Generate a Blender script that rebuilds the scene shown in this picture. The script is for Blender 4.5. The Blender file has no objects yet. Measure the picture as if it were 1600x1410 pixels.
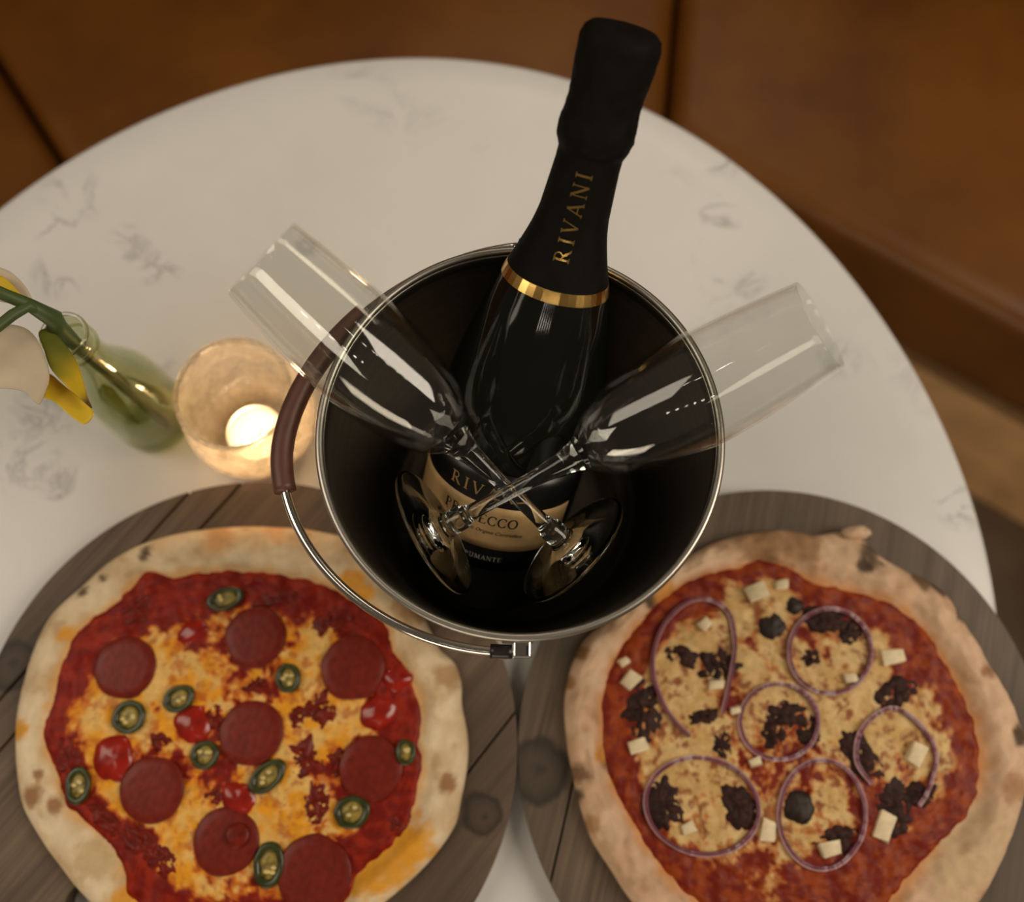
import bpy, bmesh, math, random
from mathutils import Vector, Matrix, noise
import numpy as np

random.seed(7)
SC = bpy.context.scene
COL = SC.collection
PI = math.pi
T = 0.75                      # table top height above the floor

# ------------------------------------------------------------------ camera
F_PX, PITCH, ROLL, HCAM = 1600.0, math.radians(75.0), math.radians(3.13), 0.699
_fw = Vector((0, math.cos(PITCH), -math.sin(PITCH)))
_up = Vector((0, math.sin(PITCH), math.cos(PITCH)))
_rt = Vector((1, 0, 0))
CR = _rt * math.cos(ROLL) + _up * math.sin(ROLL)
CU = -_rt * math.sin(ROLL) + _up * math.cos(ROLL)
CAM = Vector((0, 0, T + HCAM))
cam_d = bpy.data.cameras.new('camera')
cam_d.sensor_fit = 'HORIZONTAL'; cam_d.sensor_width = 36.0
cam_d.lens = 36.0 * F_PX / 1600.0
cam_d.clip_start = 0.01
cam_d.dof.use_dof = True
cam_d.dof.focus_distance = 0.53
cam_d.dof.aperture_fstop = 3.6
cam = bpy.data.objects.new('camera', cam_d); COL.objects.link(cam)
cam.matrix_world = Matrix(((CR.x, CU.x, -_fw.x, CAM.x), (CR.y, CU.y, -_fw.y, CAM.y), (CR.z, CU.z, -_fw.z, CAM.z), (0, 0, 0, 1)))
SC.camera = cam

# ------------------------------------------------------------------ light
w = bpy.data.worlds.new('world'); SC.world = w; w.use_nodes = True
bg = w.node_tree.nodes['Background']
bg.inputs[0].default_value = (1.0, 0.80, 0.58, 1); bg.inputs[1].default_value = 0.12

def area(name, loc, target, size, power, color):
    l = bpy.data.lights.new(name, 'AREA'); l.shape = 'DISK'; l.size = size; l.energy = power; l.color = color
    o = bpy.data.objects.new(name, l); COL.objects.link(o)
    o.location = loc
    o.rotation_euler = (Vector(target) - Vector(loc)).to_track_quat('-Z', 'Y').to_euler()
    return o
def panel(name, loc, target, sx, sy, power, color):
    o = area(name, loc, target, sx, power, color); o.data.shape = 'RECTANGLE'; o.data.size_y = sy
    return o
panel('window_light', (1.35, 0.05, T + 1.35), (0.0, 0.15, T), 0.7, 1.2, 24, (1.0, 0.87, 0.70))
panel('room_light', (-1.25, 0.15, T + 1.5), (0.0, 0.15, T), 0.7, 1.3, 13, (1.0, 0.86, 0.69))
panel('back_light', (0.2, 1.7, T + 1.6), (0.0, 0.2, T), 0.9, 0.4, 5, (1.0, 0.85, 0.64))
panel('plinth_fill_light', (-0.5, -2.5, 1.05), (0.6, 0.35, 0.35), 1.6, 0.6, 24, (1.0, 0.84, 0.62))  # added fill panel, low in front, brightens the bench plinth and front faces
for k in range(6):                       # row of small bulbs on the ceiling
    bl = bpy.data.lights.new('ceiling_bulb', 'POINT'); bl.energy = 0.35; bl.color = (1.0, 0.9, 0.76); bl.shadow_soft_size = 0.018
    bo = bpy.data.objects.new('ceiling_bulb', bl); COL.objects.link(bo); bo.location = (-0.35 + 0.11 * k, -0.75 - 0.02 * k, T + 1.5)
SC.view_settings.view_transform = 'Standard'; SC.view_settings.look = 'None'
SC.view_settings.exposure = -0.45; SC.view_settings.gamma = 1.0
SC.view_settings.use_curve_mapping = False

# ------------------------------------------------------------------ helpers
def P(px, py, z):
    """where the line of sight of a photograph point meets the level z above the table"""
    d = _fw + CR * ((px - 800) / F_PX) + CU * ((705 - py) / F_PX)
    t = (z - HCAM) / d.z
    q = CAM + d * t
    return Vector((q.x, q.y, T + z))

def mesh_obj(name, verts, faces, mat=None, parent=None, smooth=True):
    me = bpy.data.meshes.new(name)
    me.from_pydata([tuple(v) for v in verts], [], [tuple(f) for f in faces])
    if smooth:
        me.polygons.foreach_set('use_smooth', [True] * len(me.polygons))
    me.update()
    o = bpy.data.objects.new(name, me); COL.objects.link(o)
    if mat: me.materials.append(mat)
    if parent: o.parent = parent
    return o

def bm_obj(name, bm, mat=None, parent=None, smooth=False):
    bmesh.ops.recalc_face_normals(bm, faces=bm.faces)
    me = bpy.data.meshes.new(name); bm.to_mesh(me); bm.free()
    if smooth: me.polygons.foreach_set('use_smooth', [True] * len(me.polygons))
    o = bpy.data.objects.new(name, me); COL.objects.link(o)
    if mat: me.materials.append(mat)
    if parent: o.parent = parent
    return o

def tag(o, label, cat, group=None, kind=None):
    o['label'] = label; o['category'] = cat
    if group: o['group'] = group
    if kind: o['kind'] = kind
    return o

def thing(name, label, cat, loc=(0, 0, 0), group=None):
    o = bpy.data.objects.new(name, None); COL.objects.link(o)
    o.empty_display_size = 0.02; o.location = loc
    return tag(o, label, cat, group)

def lathe_data(profile, n=96, close_loop=False, off=0):
    v = []; f = []; rows = []
    for r, z in profile:
        if r < 1e-7:
            rows.append([len(v) + off] * n); v.append((0, 0, z))
        else:
            base = len(v) + off
            rows.append([base + k for k in range(n)])
            v += [(r * math.cos(2 * PI * k / n), r * math.sin(2 * PI * k / n), z) for k in range(n)]
    m = len(rows)
    for i in range(m if close_loop else m - 1):
        a, b = rows[i], rows[(i + 1) % m]
        for k in range(n):
            q = [a[k], a[(k + 1) % n], b[(k + 1) % n], b[k]]
            u = []
            for i_ in q:
                if i_ not in u: u.append(i_)
            if len(u) >= 3: f.append(u)
    return v, f

def lathe(name, profile, mat, parent=None, n=96, close_loop=False, smooth=True):
    v, f = lathe_data(profile, n, close_loop)
    return mesh_obj(name, v, f, mat, parent, smooth)

def smooth_profile(pts, k=6):
    """Catmull-Rom through profile points"""
    out = []; p = [np.array(q, float) for q in pts]
    for i in range(len(p) - 1):
        p0 = p[max(i - 1, 0)]; p1 = p[i]; p2 = p[i + 1]; p3 = p[min(i + 2, len(p) - 1)]
        for j in range(k):
            t = j / k
            out.append(tuple(0.5 * (2 * p1 + (p2 - p0) * t + (2 * p0 - 5 * p1 + 4 * p2 - p3) * t * t + (3 * p1 - p0 - 3 * p2 + p3) * t ** 3)))
    out.append(tuple(p[-1]))
    return [(max(q[0], 0.0), q[1]) for q in out] if len(out[0]) == 2 else out

def tube_data(pts, rad, n=12, closed=False, off=0, caps=True):
    pts = [Vector(p) for p in pts]; m = len(pts)
    rads = rad if isinstance(rad, (list, tuple)) else [rad] * m
    v = []; f = []; ref = None
    for i, p in enumerate(pts):
        a = pts[(i - 1) % m] if (closed or i > 0) else p
        b = pts[(i + 1) % m] if (closed or i < m - 1) else p
        t = (b - a).normalized()
        if ref is None:
            ref = t.orthogonal().normalized()
        ref = (ref - t * ref.dot(t)).normalized()
        bi = t.cross(ref)
        for k in range(n):
            an = 2 * PI * k / n
            v.append(p + (ref * math.cos(an) + bi * math.sin(an)) * rads[i])
    for i in range(m if closed else m - 1):
        for k in range(n):
            a = i * n; b = ((i + 1) % m) * n
            f.append([off + a + k, off + a + (k + 1) % n, off + b + (k + 1) % n, off + b + k])
    if caps and not closed:
        f.append([off + k for k in range(n)][::-1]); f.append([off + (m - 1) * n + k for k in range(n)])
    return v, f

def tube(name, pts, rad, mat, parent=None, n=12, closed=False):
    v, f = tube_data(pts, rad, n, closed)
    return mesh_obj(name, v, f, mat, parent)

def box_bm(bm, c, s, rot=None, bev=0.0):
    r = bmesh.ops.create_cube(bm, size=1.0)
    M = Matrix.Translation(Vector(c)) @ (rot.to_4x4() if rot else Matrix.Identity(4)) @ Matrix.Diagonal((*s, 1))
    bmesh.ops.transform(bm, matrix=M, verts=r['verts'])
    if bev:
        es = list({e for v in r['verts'] for e in v.link_edges})
        bmesh.ops.bevel(bm, geom=es, offset=bev, segments=2, affect='EDGES', profile=0.5)

# ------------------------------------------------------------------ materials
def new_mat(name):
    m = bpy.data.materials.new(name); m.use_nodes = True
    nt = m.node_tree; nt.nodes.clear()
    out = nt.nodes.new('ShaderNodeOutputMaterial')
    return m, nt, out

def N(nt, typ, **kw):
    n = nt.nodes.new(typ)
    for k, v in kw.items():
        if k.startswith('i_'):
            n.inputs[k[2:].replace('_', ' ')].default_value = v
        else: setattr(n, k, v)
    return n

def ramp(nt, fac, stops, interp='LINEAR'):
    r = nt.nodes.new('ShaderNodeValToRGB'); r.color_ramp.interpolation = interp
    els = r.color_ramp.elements
    while len(els) < len(stops): els.new(0.5)
    for e, (p, c) in zip(els, stops):
        e.position = p; e.color = (*c, 1) if len(c) == 3 else c
    nt.links.new(fac, r.inputs[0])
    return r.outputs[0]

def mix(nt, fac, a, b, mode='MIX'):
    m = nt.nodes.new('ShaderNodeMix'); m.data_type = 'RGBA'; m.blend_type = mode
    for i, x in ((0, fac), (6, a), (7, b)):
        if hasattr(x, 'is_output'): nt.links.new(x, m.inputs[i])
        else: m.inputs[i].default_value = x if i == 0 else (*x[:3], 1)
    return m.outputs[2]

def bsdf(nt, out, color=(0.8, 0.8, 0.8), rough=0.5, metal=0.0, spec=0.5, coat=0.0, coat_r=0.1, bump=None, bump_s=0.2, bump_d=0.001, sss=0.0):
    b = nt.nodes.new('ShaderNodeBsdfPrincipled')
    if hasattr(color, 'is_output'): nt.links.new(color, b.inputs['Base Color'])
    else: b.inputs['Base Color'].default_value = (*color[:3], 1)
    if hasattr(rough, 'is_output'): nt.links.new(rough, b.inputs['Roughness'])
    else: b.inputs['Roughness'].default_value = rough
    b.inputs['Metallic'].default_value = metal
    b.inputs['Specular IOR Level'].default_value = spec
    b.inputs['Coat Weight'].default_value = coat; b.inputs['Coat Roughness'].default_value = coat_r
    if sss:
        b.inputs['Subsurface Weight'].default_value = sss; b.inputs['Subsurface Radius'].default_value = (0.004, 0.002, 0.001); b.inputs['Subsurface Scale'].default_value = 1.0
    if bump is not None:
        bp = nt.nodes.new('ShaderNodeBump'); bp.inputs['Strength'].default_value = bump_s; bp.inputs['Distance'].default_value = bump_d
        nt.links.new(bump, bp.inputs['Height']); nt.links.new(bp.outputs[0], b.inputs['Normal'])
    nt.links.new(b.outputs[0], out.inputs[0])
    return b

def tex_noise(nt, vec, scale, detail=3, rough=0.5, dist=0.0):
    n = nt.nodes.new('ShaderNodeTexNoise')
    n.inputs['Scale'].default_value = scale; n.inputs['Detail'].default_value = detail
    n.inputs['Roughness'].default_value = rough; n.inputs['Distortion'].default_value = dist
    nt.links.new(vec, n.inputs['Vector'])
    return n.outputs['Fac']

def obj_vec(nt, scale=None, rot=None, loc=None, gen='Object'):
    c = nt.nodes.new('ShaderNodeTexCoord')
    if scale is None and rot is None and loc is None: return c.outputs[gen]
    m = nt.nodes.new('ShaderNodeMapping')
    if scale: m.inputs['Scale'].default_value = scale
    if rot: m.inputs['Rotation'].default_value = rot
    if loc: m.inputs['Location'].default_value = loc
    nt.links.new(c.outputs[gen], m.inputs[0])
    return m.outputs[0]

def simple(name, color, rough=0.5, metal=0.0, var=0.12, scale=60, bump=0.0, spec=0.5, coat=0.0, sss=0.0, bump_d=0.001):
    m, nt, out = new_mat(name)
    v = obj_vec(nt)
    f = tex_noise(nt, v, scale, 4)
    c = ramp(nt, f, [(0.3, [x * (1 - var) for x in color]), (0.7, [min(1, x * (1 + var)) for x in color])])
    bsdf(nt, out, c, rough, metal, spec, coat, 0.1, f if bump else None, bump, bump_d, sss)
    return m

TCx, TCy = -0.0775, 0.0913
VEINS = []
for px_, py_, r_ in [(110, 310, 60), (95, 360, 45), (200, 385, 45), (250, 420, 40), (90, 430, 50), (1125, 250, 40), (1120, 340, 45), (1125, 410, 50), (1165, 440, 40), (1310, 560, 40), (1500, 790, 45), (70, 640, 60), (40, 720, 60), (100, 760, 40), (480, 385, 25), (240, 560, 40), (1190, 275, 20)]:
    q_ = P(px_, py_, 0.0); VEINS.append((q_.x - TCx, q_.y - TCy, r_ / 2100.0))
def mat_marble():
    m, nt, out = new_mat('white_marble')
    v = obj_vec(nt)
    wob = tex_noise(nt, v, 6.0, 5, 0.6)
    vein_n = tex_noise(nt, v, 19.0, 9, 0.66, 0.9)
    ab = N(nt, 'ShaderNodeMath', operation='SUBTRACT'); nt.links.new(vein_n, ab.inputs[0]); ab.inputs[1].default_value = 0.5
    ab2 = N(nt, 'ShaderNodeMath', operation='ABSOLUTE'); nt.links.new(ab.outputs[0], ab2.inputs[0])
    line = ramp(nt, ab2.outputs[0], [(0.0, (0.85, 0.85, 0.85)), (0.014, (0.4, 0.4, 0.4)), (0.05, (0, 0, 0))])
    mask = ramp(nt, tex_noise(nt, obj_vec(nt, loc=(3.1, 1.7, 0.4)), 5.0, 3, 0.5), [(0.62, (0, 0, 0)), (0.74, (0.8, 0.8, 0.8))])
    acc = mask
    for vx, vy, vr in VEINS:
        d = N(nt, 'ShaderNodeVectorMath', operation='DISTANCE'); nt.links.new(v, d.inputs[0]); d.inputs[1].default_value = (vx, vy, T)
        mr = N(nt, 'ShaderNodeMapRange'); mr.inputs[1].default_value = vr * 0.4; mr.inputs[2].default_value = vr; mr.inputs[3].default_value = 1; mr.inputs[4].default_value = 0
        nt.links.new(d.outputs['Value'], mr.inputs[0])
        mx = N(nt, 'ShaderNodeMath', operation='MAXIMUM'); nt.links.new(acc, mx.inputs[0]); nt.links.new(mr.outputs[0], mx.inputs[1]); acc = mx.outputs[0]
    mu = N(nt, 'ShaderNodeMath', operation='MULTIPLY'); nt.links.new(line, mu.inputs[0]); nt.links.new(acc, mu.inputs[1])
    cloud = ramp(nt, wob, [(0.3, (0.76, 0.755, 0.74)), (0.7, (0.84, 0.835, 0.82))])
    c = mix(nt, mu.outputs[0], cloud, (0.42, 0.41, 0.42))
    bsdf(nt, out, c, 0.30, 0, 0.5)
    return m

def mat_wood(name, ang, knots, base, dark, light):
    """weathered board: grain along the angle, dark streaks, knots at given places"""
    m, nt, out = new_mat(name)
    tc = nt.nodes.new('ShaderNodeTexCoord')
    vec = tc.outputs['Object']
    # knots bend the grain around them
    knot_f = None
    for (kx, ky, kr) in knots:
        d = N(nt, 'ShaderNodeVectorMath', operation='DISTANCE')
        fl = N(nt, 'ShaderNodeVectorMath', operation='MULTIPLY'); fl.inputs[1].default_value = (1, 1, 0)
        nz = N(nt, 'ShaderNodeTexNoise'); nz.inputs['Scale'].default_value = 70; nz.inputs['Detail'].default_value = 3; nt.links.new(vec, nz.inputs['Vector'])
        vs = N(nt, 'ShaderNodeVectorMath', operation='MULTIPLY_ADD'); nt.links.new(nz.outputs['Color'], vs.inputs[0]); vs.inputs[1].default_value = (0.010, 0.010, 0); nt.links.new(vec, vs.inputs[2])
        nt.links.new(vs.outputs[0], fl.inputs[0]); nt.links.new(fl.outputs[0], d.inputs[0]); d.inputs[1].default_value = (kx + 0.005, ky + 0.005, 0)
        mr = N(nt, 'ShaderNodeMapRange'); mr.inputs[1].default_value = 0; mr.inputs[2].default_value = kr; mr.inputs[3].default_value = 1; mr.inputs[4].default_value = 0
        nt.links.new(d.outputs['Value'], mr.inputs[0])
        if knot_f is None: knot_f = mr.outputs[0]
        else:
            mx = N(nt, 'ShaderNodeMath', operation='MAXIMUM'); nt.links.new(knot_f, mx.inputs[0]); nt.links.new(mr.outputs[0], mx.inputs[1]); knot_f = mx.outputs[0]
    mp = nt.nodes.new('ShaderNodeMapping'); mp.inputs['Rotation'].default_value = (0, 0, -ang); nt.links.new(vec, mp.inputs[0])
    sc = nt.nodes.new('ShaderNodeMapping'); sc.inputs['Scale'].default_value = (7, 90, 30); nt.links.new(mp.outputs[0], sc.inputs[0])
    g1 = tex_noise(nt, sc.outputs[0], 1.0, 6, 0.6, 0.8)
    sc2 = nt.nodes.new('ShaderNodeMapping'); sc2.inputs['Scale'].default_value = (4, 320, 60); nt.links.new(mp.outputs[0], sc2.inputs[0])
    g2 = tex_noise(nt, sc2.outputs[0], 1.0, 3, 0.6, 0.3)
    big = tex_noise(nt, vec, 11, 3, 0.5)
    c1 = ramp(nt, g1, [(0.28, dark), (0.5, base), (0.75, light)])
    c2 = mix(nt, 0.45, c1, ramp(nt, g2, [(0.3, dark), (0.7, light)]))
    c3 = mix(nt, ramp(nt, big, [(0.35, (0, 0, 0)), (0.65, (0.6, 0.6, 0.6))]), c2, dark)
    if knot_f is not None:
        kc = ramp(nt, knot_f, [(0.0, [x * 0.8 for x in dark]), (0.28, [x * 0.45 for x in dark]), (0.42, [x * 0.9 for x in dark]), (0.75, [x * 1.3 for x in dark]), (0.95, [x * 0.6 for x in dark])])
        km = ramp(nt, knot_f, [(0.05, (0, 0, 0)), (0.22, (0.85, 0.85, 0.85))])
        c3 = mix(nt, km, c3, kc)
    bsdf(nt, out, c3, 0.55, 0, 0.4, bump=g1, bump_s=0.15, bump_d=0.001)
    return m

def mat_vcol(name, rough=0.5, spec=0.4, sss=0.0, fine=120, amt=0.15, bump=0.25, bump_d=0.0015, coat=0.0):
    m, nt, out = new_mat(name)
    a = N(nt, 'ShaderNodeVertexColor', layer_name='Col')
    v = obj_vec(nt)
    f = tex_noise(nt, v, fine, 4, 0.6)
    k = ramp(nt, f, [(0.25, (1 - amt,) * 3), (0.75, (1 + amt,) * 3)])
    c = mix(nt, 1.0, a.outputs[0], k, 'MULTIPLY')
    bsdf(nt, out, c, rough, 0, spec, coat, 0.15, f, bump, bump_d, sss)
    return m

def mat_thin_glass(name, tint=(0.97, 0.98, 0.97), ior=1.5, rough=0.02, boost=1.0, haze=0.0, haze_col=(0.9, 0.9, 0.9), bump=0.0, bscale=60):
    """thin glass wall: see-through with a mirror film that grows towards grazing angles"""
    m, nt, out = new_mat(name)
    lw = N(nt, 'ShaderNodeLayerWeight'); lw.inputs[0].default_value = 0.5      # 'Facing' is 0 head-on and 1 at grazing
    pw = N(nt, 'ShaderNodeMath', operation='POWER'); nt.links.new(lw.outputs['Facing'], pw.inputs[0]); pw.inputs[1].default_value = 4.0
    fr = N(nt, 'ShaderNodeMath', operation='MULTIPLY_ADD'); nt.links.new(pw.outputs[0], fr.inputs[0]); fr.inputs[1].default_value = 0.55; fr.inputs[2].default_value = 0.045
    tr = N(nt, 'ShaderNodeBsdfTransparent'); tr.inputs[0].default_value = (*tint, 1)
    gl = N(nt, 'ShaderNodeBsdfGlossy'); gl.inputs['Roughness'].default_value = rough; gl.inputs[0].default_value = (1, 1, 1, 1)
    mul = N(nt, 'ShaderNodeMath', operation='MULTIPLY', use_clamp=True); nt.links.new(fr.outputs[0], mul.inputs[0]); mul.inputs[1].default_value = boost
    ms = N(nt, 'ShaderNodeMixShader'); nt.links.new(mul.outputs[0], ms.inputs[0]); nt.links.new(tr.outputs[0], ms.inputs[1]); nt.links.new(gl.outputs[0], ms.inputs[2])
    if bump:
        nz = tex_noise(nt, obj_vec(nt), bscale, 3, 0.6)
        bp = N(nt, 'ShaderNodeBump'); bp.inputs['Strength'].default_value = bump; bp.inputs['Distance'].default_value = 0.002
        nt.links.new(nz, bp.inputs['Height']); nt.links.new(bp.outputs[0], gl.inputs['Normal']); nt.links.new(bp.outputs[0], lw.inputs['Normal'])
    last = ms.outputs[0]
    if haze:
        tl = N(nt, 'ShaderNodeBsdfTranslucent'); tl.inputs[0].default_value = (*haze_col, 1)
        df = N(nt, 'ShaderNodeBsdfDiffuse'); df.inputs[0].default_value = (*haze_col, 1)
        m2 = N(nt, 'ShaderNodeMixShader'); m2.inputs[0].default_value = 0.4; nt.links.new(tl.outputs[0], m2.inputs[1]); nt.links.new(df.outputs[0], m2.inputs[2])
        hz = N(nt, 'ShaderNodeMixShader')
        if bump:
            hf = ramp(nt, tex_noise(nt, obj_vec(nt, loc=(1, 2, 3)), bscale * 0.8, 4, 0.65), [(0.35, (haze * 0.4,) * 3), (0.65, (haze * 1.5,) * 3)])
            nt.links.new(hf, hz.inputs[0])
        else: hz.inputs[0].default_value = haze
        nt.links.new(last, hz.inputs[1]); nt.links.new(m2.outputs[0], hz.inputs[2]); last = hz.outputs[0]
    nt.links.new(last, out.inputs[0])
    return m

def mat_glass(name, color=(1, 1, 1), ior=1.5):
    m, nt, out = new_mat(name)
    g = N(nt, 'ShaderNodeBsdfGlass'); g.inputs['Color'].default_value = (*color, 1); g.inputs['IOR'].default_value = ior; g.inputs['Roughness'].default_value = 0.0
    nt.links.new(g.outputs[0], out.inputs[0])
    return m

def mat_emit(name, color, s):
    m, nt, out = new_mat(name)
    e = N(nt, 'ShaderNodeEmission'); e.inputs[0].default_value = (*color, 1); e.inputs[1].default_value = s
    nt.links.new(e.outputs[0], out.inputs[0])
    return m

def mat_leather():
    m, nt, out = new_mat('tan_leather')
    v = obj_vec(nt)
    big = tex_noise(nt, v, 5, 4, 0.6)
    fine = tex_noise(nt, v, 260, 3, 0.6)
    c = ramp(nt, big, [(0.3, (0.112, 0.036, 0.0035)), (0.7, (0.20, 0.072, 0.0075))])
    bsdf(nt, out, c, 0.42, 0, 0.35, bump=fine, bump_s=0.15, bump_d=0.001)
    return m

def mat_steel(name, base, rough, aniso=True):
    m, nt, out = new_mat(name)
    v = obj_vec(nt, scale=(1, 1, 160))
    f = tex_noise(nt, v, 3, 3, 0.6)
    c = ramp(nt, f, [(0.3, [x * 0.85 for x in base]), (0.7, [min(1, x * 1.1) for x in base])])
    bsdf(nt, out, c, rough, 1.0, 0.5, bump=f, bump_s=0.04, bump_d=0.0005)
    return m

M = {}
M['marble'] = mat_marble()
M['leather'] = mat_leather()
M['steel'] = mat_steel('brushed_steel', (0.27, 0.245, 0.20), 0.36)
M['rim_steel'] = mat_steel('polished_rim_steel', (0.48, 0.45, 0.40), 0.36)
M['chrome'] = mat_steel('chrome', (0.72, 0.70, 0.67), 0.12)
M['black_plastic'] = simple('black_sleeve', (0.012, 0.010, 0.009), 0.35)
M['grip'] = simple('brown_grip', (0.115, 0.042, 0.028), 0.45, var=0.2, scale=90, bump=0.1)
M['bottle'] = simple('dark_bottle_glass', (0.005, 0.0055, 0.004), 0.08, var=0.1, spec=0.4)
M['foil'] = simple('black_foil', (0.006, 0.0055, 0.005), 0.65, var=0.25, scale=120, bump=0.3, spec=0.08)
M['gold'] = simple('gold_foil', (0.78, 0.50, 0.16), 0.22, 1.0, var=0.15, scale=40, bump=0.1)
M['label'] = simple('gold_label_paper', (0.62, 0.40, 0.18), 0.42, 0.0, var=0.08, scale=200, spec=0.5)
M['ink'] = simple('black_ink', (0.02, 0.016, 0.012), 0.5)
M['label_gold_ink'] = simple('gold_ink', (0.55, 0.33, 0.13), 0.35, 0.5)
M['silver_ink'] = simple('silver_ink', (0.42, 0.40, 0.38), 0.4, 0.2)
M['black_label'] = simple('black_label_paper', (0.006, 0.006, 0.007), 0.30, var=0.2)
M['flute_bowl'] = mat_thin_glass('thin_flute_glass', (0.975, 0.98, 0.97), 1.5, 0.015, 1.0)
M['flute_solid'] = mat_glass('solid_flute_glass', (0.97, 0.98, 0.97), 1.48)
M['votive'] = mat_thin_glass('crackled_votive_glass', (0.90, 0.86, 0.80), 1.5, 0.06, 1.0, 0.30, (0.95, 0.86, 0.74), 0.5, 130)
M['vase'] = mat_thin_glass('green_tinted_glass', (0.85, 0.87, 0.72), 1.5, 0.03, 1.0)
M['wax'] = simple('white_wax', (0.86, 0.80, 0.70), 0.4, var=0.03, sss=0.6)
M['tin'] = simple('tealight_tin', (0.75, 0.74, 0.72), 0.3, 1.0, var=0.05)
M['wick'] = simple('burnt_wick', (0.03, 0.02, 0.015), 0.8)
M['flame'] = mat_emit('flame', (1.0, 0.66, 0.30), 30)
M['plinth'] = simple('oak_plinth', (0.66, 0.40, 0.19), 0.5, var=0.2, scale=14)
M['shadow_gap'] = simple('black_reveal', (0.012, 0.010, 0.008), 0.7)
M['floor'] = simple('brown_grey_floor', (0.16, 0.115, 0.072), 0.55, var=0.25, scale=9)
M['iron'] = simple('black_iron', (0.03, 0.028, 0.026), 0.45, 0.6)
M['stem'] = simple('green_stem', (0.055, 0.085, 0.022), 0.5, var=0.3, scale=60)
M['petal_cream'] = simple('cream_petal', (0.58, 0.50, 0.37), 0.55, var=0.10, scale=40, sss=0.3)
M['petal_yellow'] = simple('yellow_petal', (0.66, 0.46, 0.012), 0.5, var=0.10, scale=40, sss=0.2)
M['leaf'] = simple('olive_leaf', (0.22, 0.20, 0.014), 0.5, var=0.4, scale=55)
M['leaf_green'] = simple('green_leaf', (0.20, 0.23, 0.03), 0.5, var=0.3, scale=40)
M['leaf_two_tone'] = mat_vcol('olive_to_yellow_leaf', 0.5, 0.3, 0.0, 60, 0.15, 0.1)
M['crust'] = mat_vcol('baked_dough', 0.75, 0.25, 0.0, 150, 0.10, 0.3, 0.0015)
M['topping'] = mat_vcol('sauce_and_cheese', 0.48, 0.22, 0.0, 190, 0.18, 0.35, 0.0015)
M['pepperoni'] = simple('pepperoni', (0.185, 0.017, 0.009), 0.36, var=0.22, scale=220, bump=0.25, spec=0.25)
M['pepper'] = simple('red_pepper', (0.33, 0.014, 0.006), 0.2, var=0.3, scale=90, spec=0.6, bump=0.2)
M['bacon'] = simple('dark_red_sausage_chunk', (0.17, 0.011, 0.004), 0.4, var=0.4, scale=150, bump=0.4, spec=0.25)
M['jal'] = simple('jalapeno_skin', (0.032, 0.040, 0.006), 0.28, var=0.35, scale=120, spec=0.6)
M['jal_in'] = simple('jalapeno_flesh', (0.30, 0.22, 0.04), 0.35, var=0.75, scale=260, bump=0.4)
M['jal_seed'] = simple('jalapeno_seed', (0.78, 0.62, 0.24), 0.4, var=0.15)
M['onion'] = simple('red_onion', (0.20, 0.055, 0.085), 0.32, var=0.25, scale=70, spec=0.55)
M['onion_in'] = simple('onion_flesh', (0.45, 0.24, 0.26), 0.32, var=0.2, scale=70, spec=0.55)
M['dark_top'] = simple('dark_mince', (0.034, 0.011, 0.008), 0.6, var=0.6, scale=220, bump=0.6, spec=0.25)
M['olive'] = simple('black_olive', (0.026, 0.014, 0.009), 0.5, var=0.5, scale=200, bump=0.5, spec=0.3)
M['feta'] = simple('white_cheese_cube', (0.80, 0.66, 0.42), 0.5, var=0.15, scale=160, bump=0.4)

# ------------------------------------------------------------------ setting: floor and booth
bm = bmesh.new(); box_bm(bm, (0, 0.2, -0.02), (5, 5, 0.04))
fl = bm_obj('floor', bm, M['floor'])
fl['kind'] = 'structure'; fl['label'] = 'brown-grey floor beneath the table'

BC = Vector((0.10, -0.227, 0)); R_IN, R_SEAT, R_BACK = 0.787, 1.265, 1.365
booth_bounds = [(-12, 35.8), (35.8, 86.57), (86.57, 127.5), (127.5, 172)]
def ring_pt(dist, deg, nd):          # point on the straight front line of a section with normal nd
    c = math.cos(math.radians(deg - nd))
    r = dist / c
    return (BC.x + r * math.cos(math.radians(deg)), BC.y + r * math.sin(math.radians(deg)))
def wedge(name, d0, d1, a0, a1, nd, z0, z1, mat, parent, gap=0.0, bev=0.0, seg=4):
    pts = [ring_pt(d0, a0, nd), ring_pt(d0, a1, nd), ring_pt(d1, a1, nd), ring_pt(d1, a0, nd)]
    c = Vector((sum(p[0] for p in pts) / 4, sum(p[1] for p in pts) / 4))
    if gap:
        tdir = Vector((-math.sin(math.radians(nd)), math.cos(math.radians(nd))))
        q = []
        for i, p in enumerate(pts):
            s = 1 if i in (0, 3) else -1
            q.append((p[0] + tdir.x * gap * s, p[1] + tdir.y * gap * s))
        pts = q
    bm = bmesh.new()
    lo = [bm.verts.new((p[0], p[1], z0)) for p in pts]; hi = [bm.verts.new((p[0], p[1], z1)) for p in pts]
    bm.faces.new(lo[::-1]); bm.faces.new(hi)
    for i in range(4): bm.faces.new([lo[i], lo[(i + 1) % 4], hi[(i + 1) % 4], hi[i]])
    if bev: bmesh.ops.bevel(bm, geom=list(bm.edges), offset=bev, segments=seg, affect='EDGES', profile=0.6)
    return bm_obj(name, bm, mat, parent, smooth=bool(bev))
booth = thing('booth_bench', 'tan brown leather booth bench curving behind the marble table', 'bench', (BC.x, BC.y + R_IN, 0))
def to_local(o, root):
    o.data.transform(Matrix.Translation(-root.location)); return o
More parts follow.
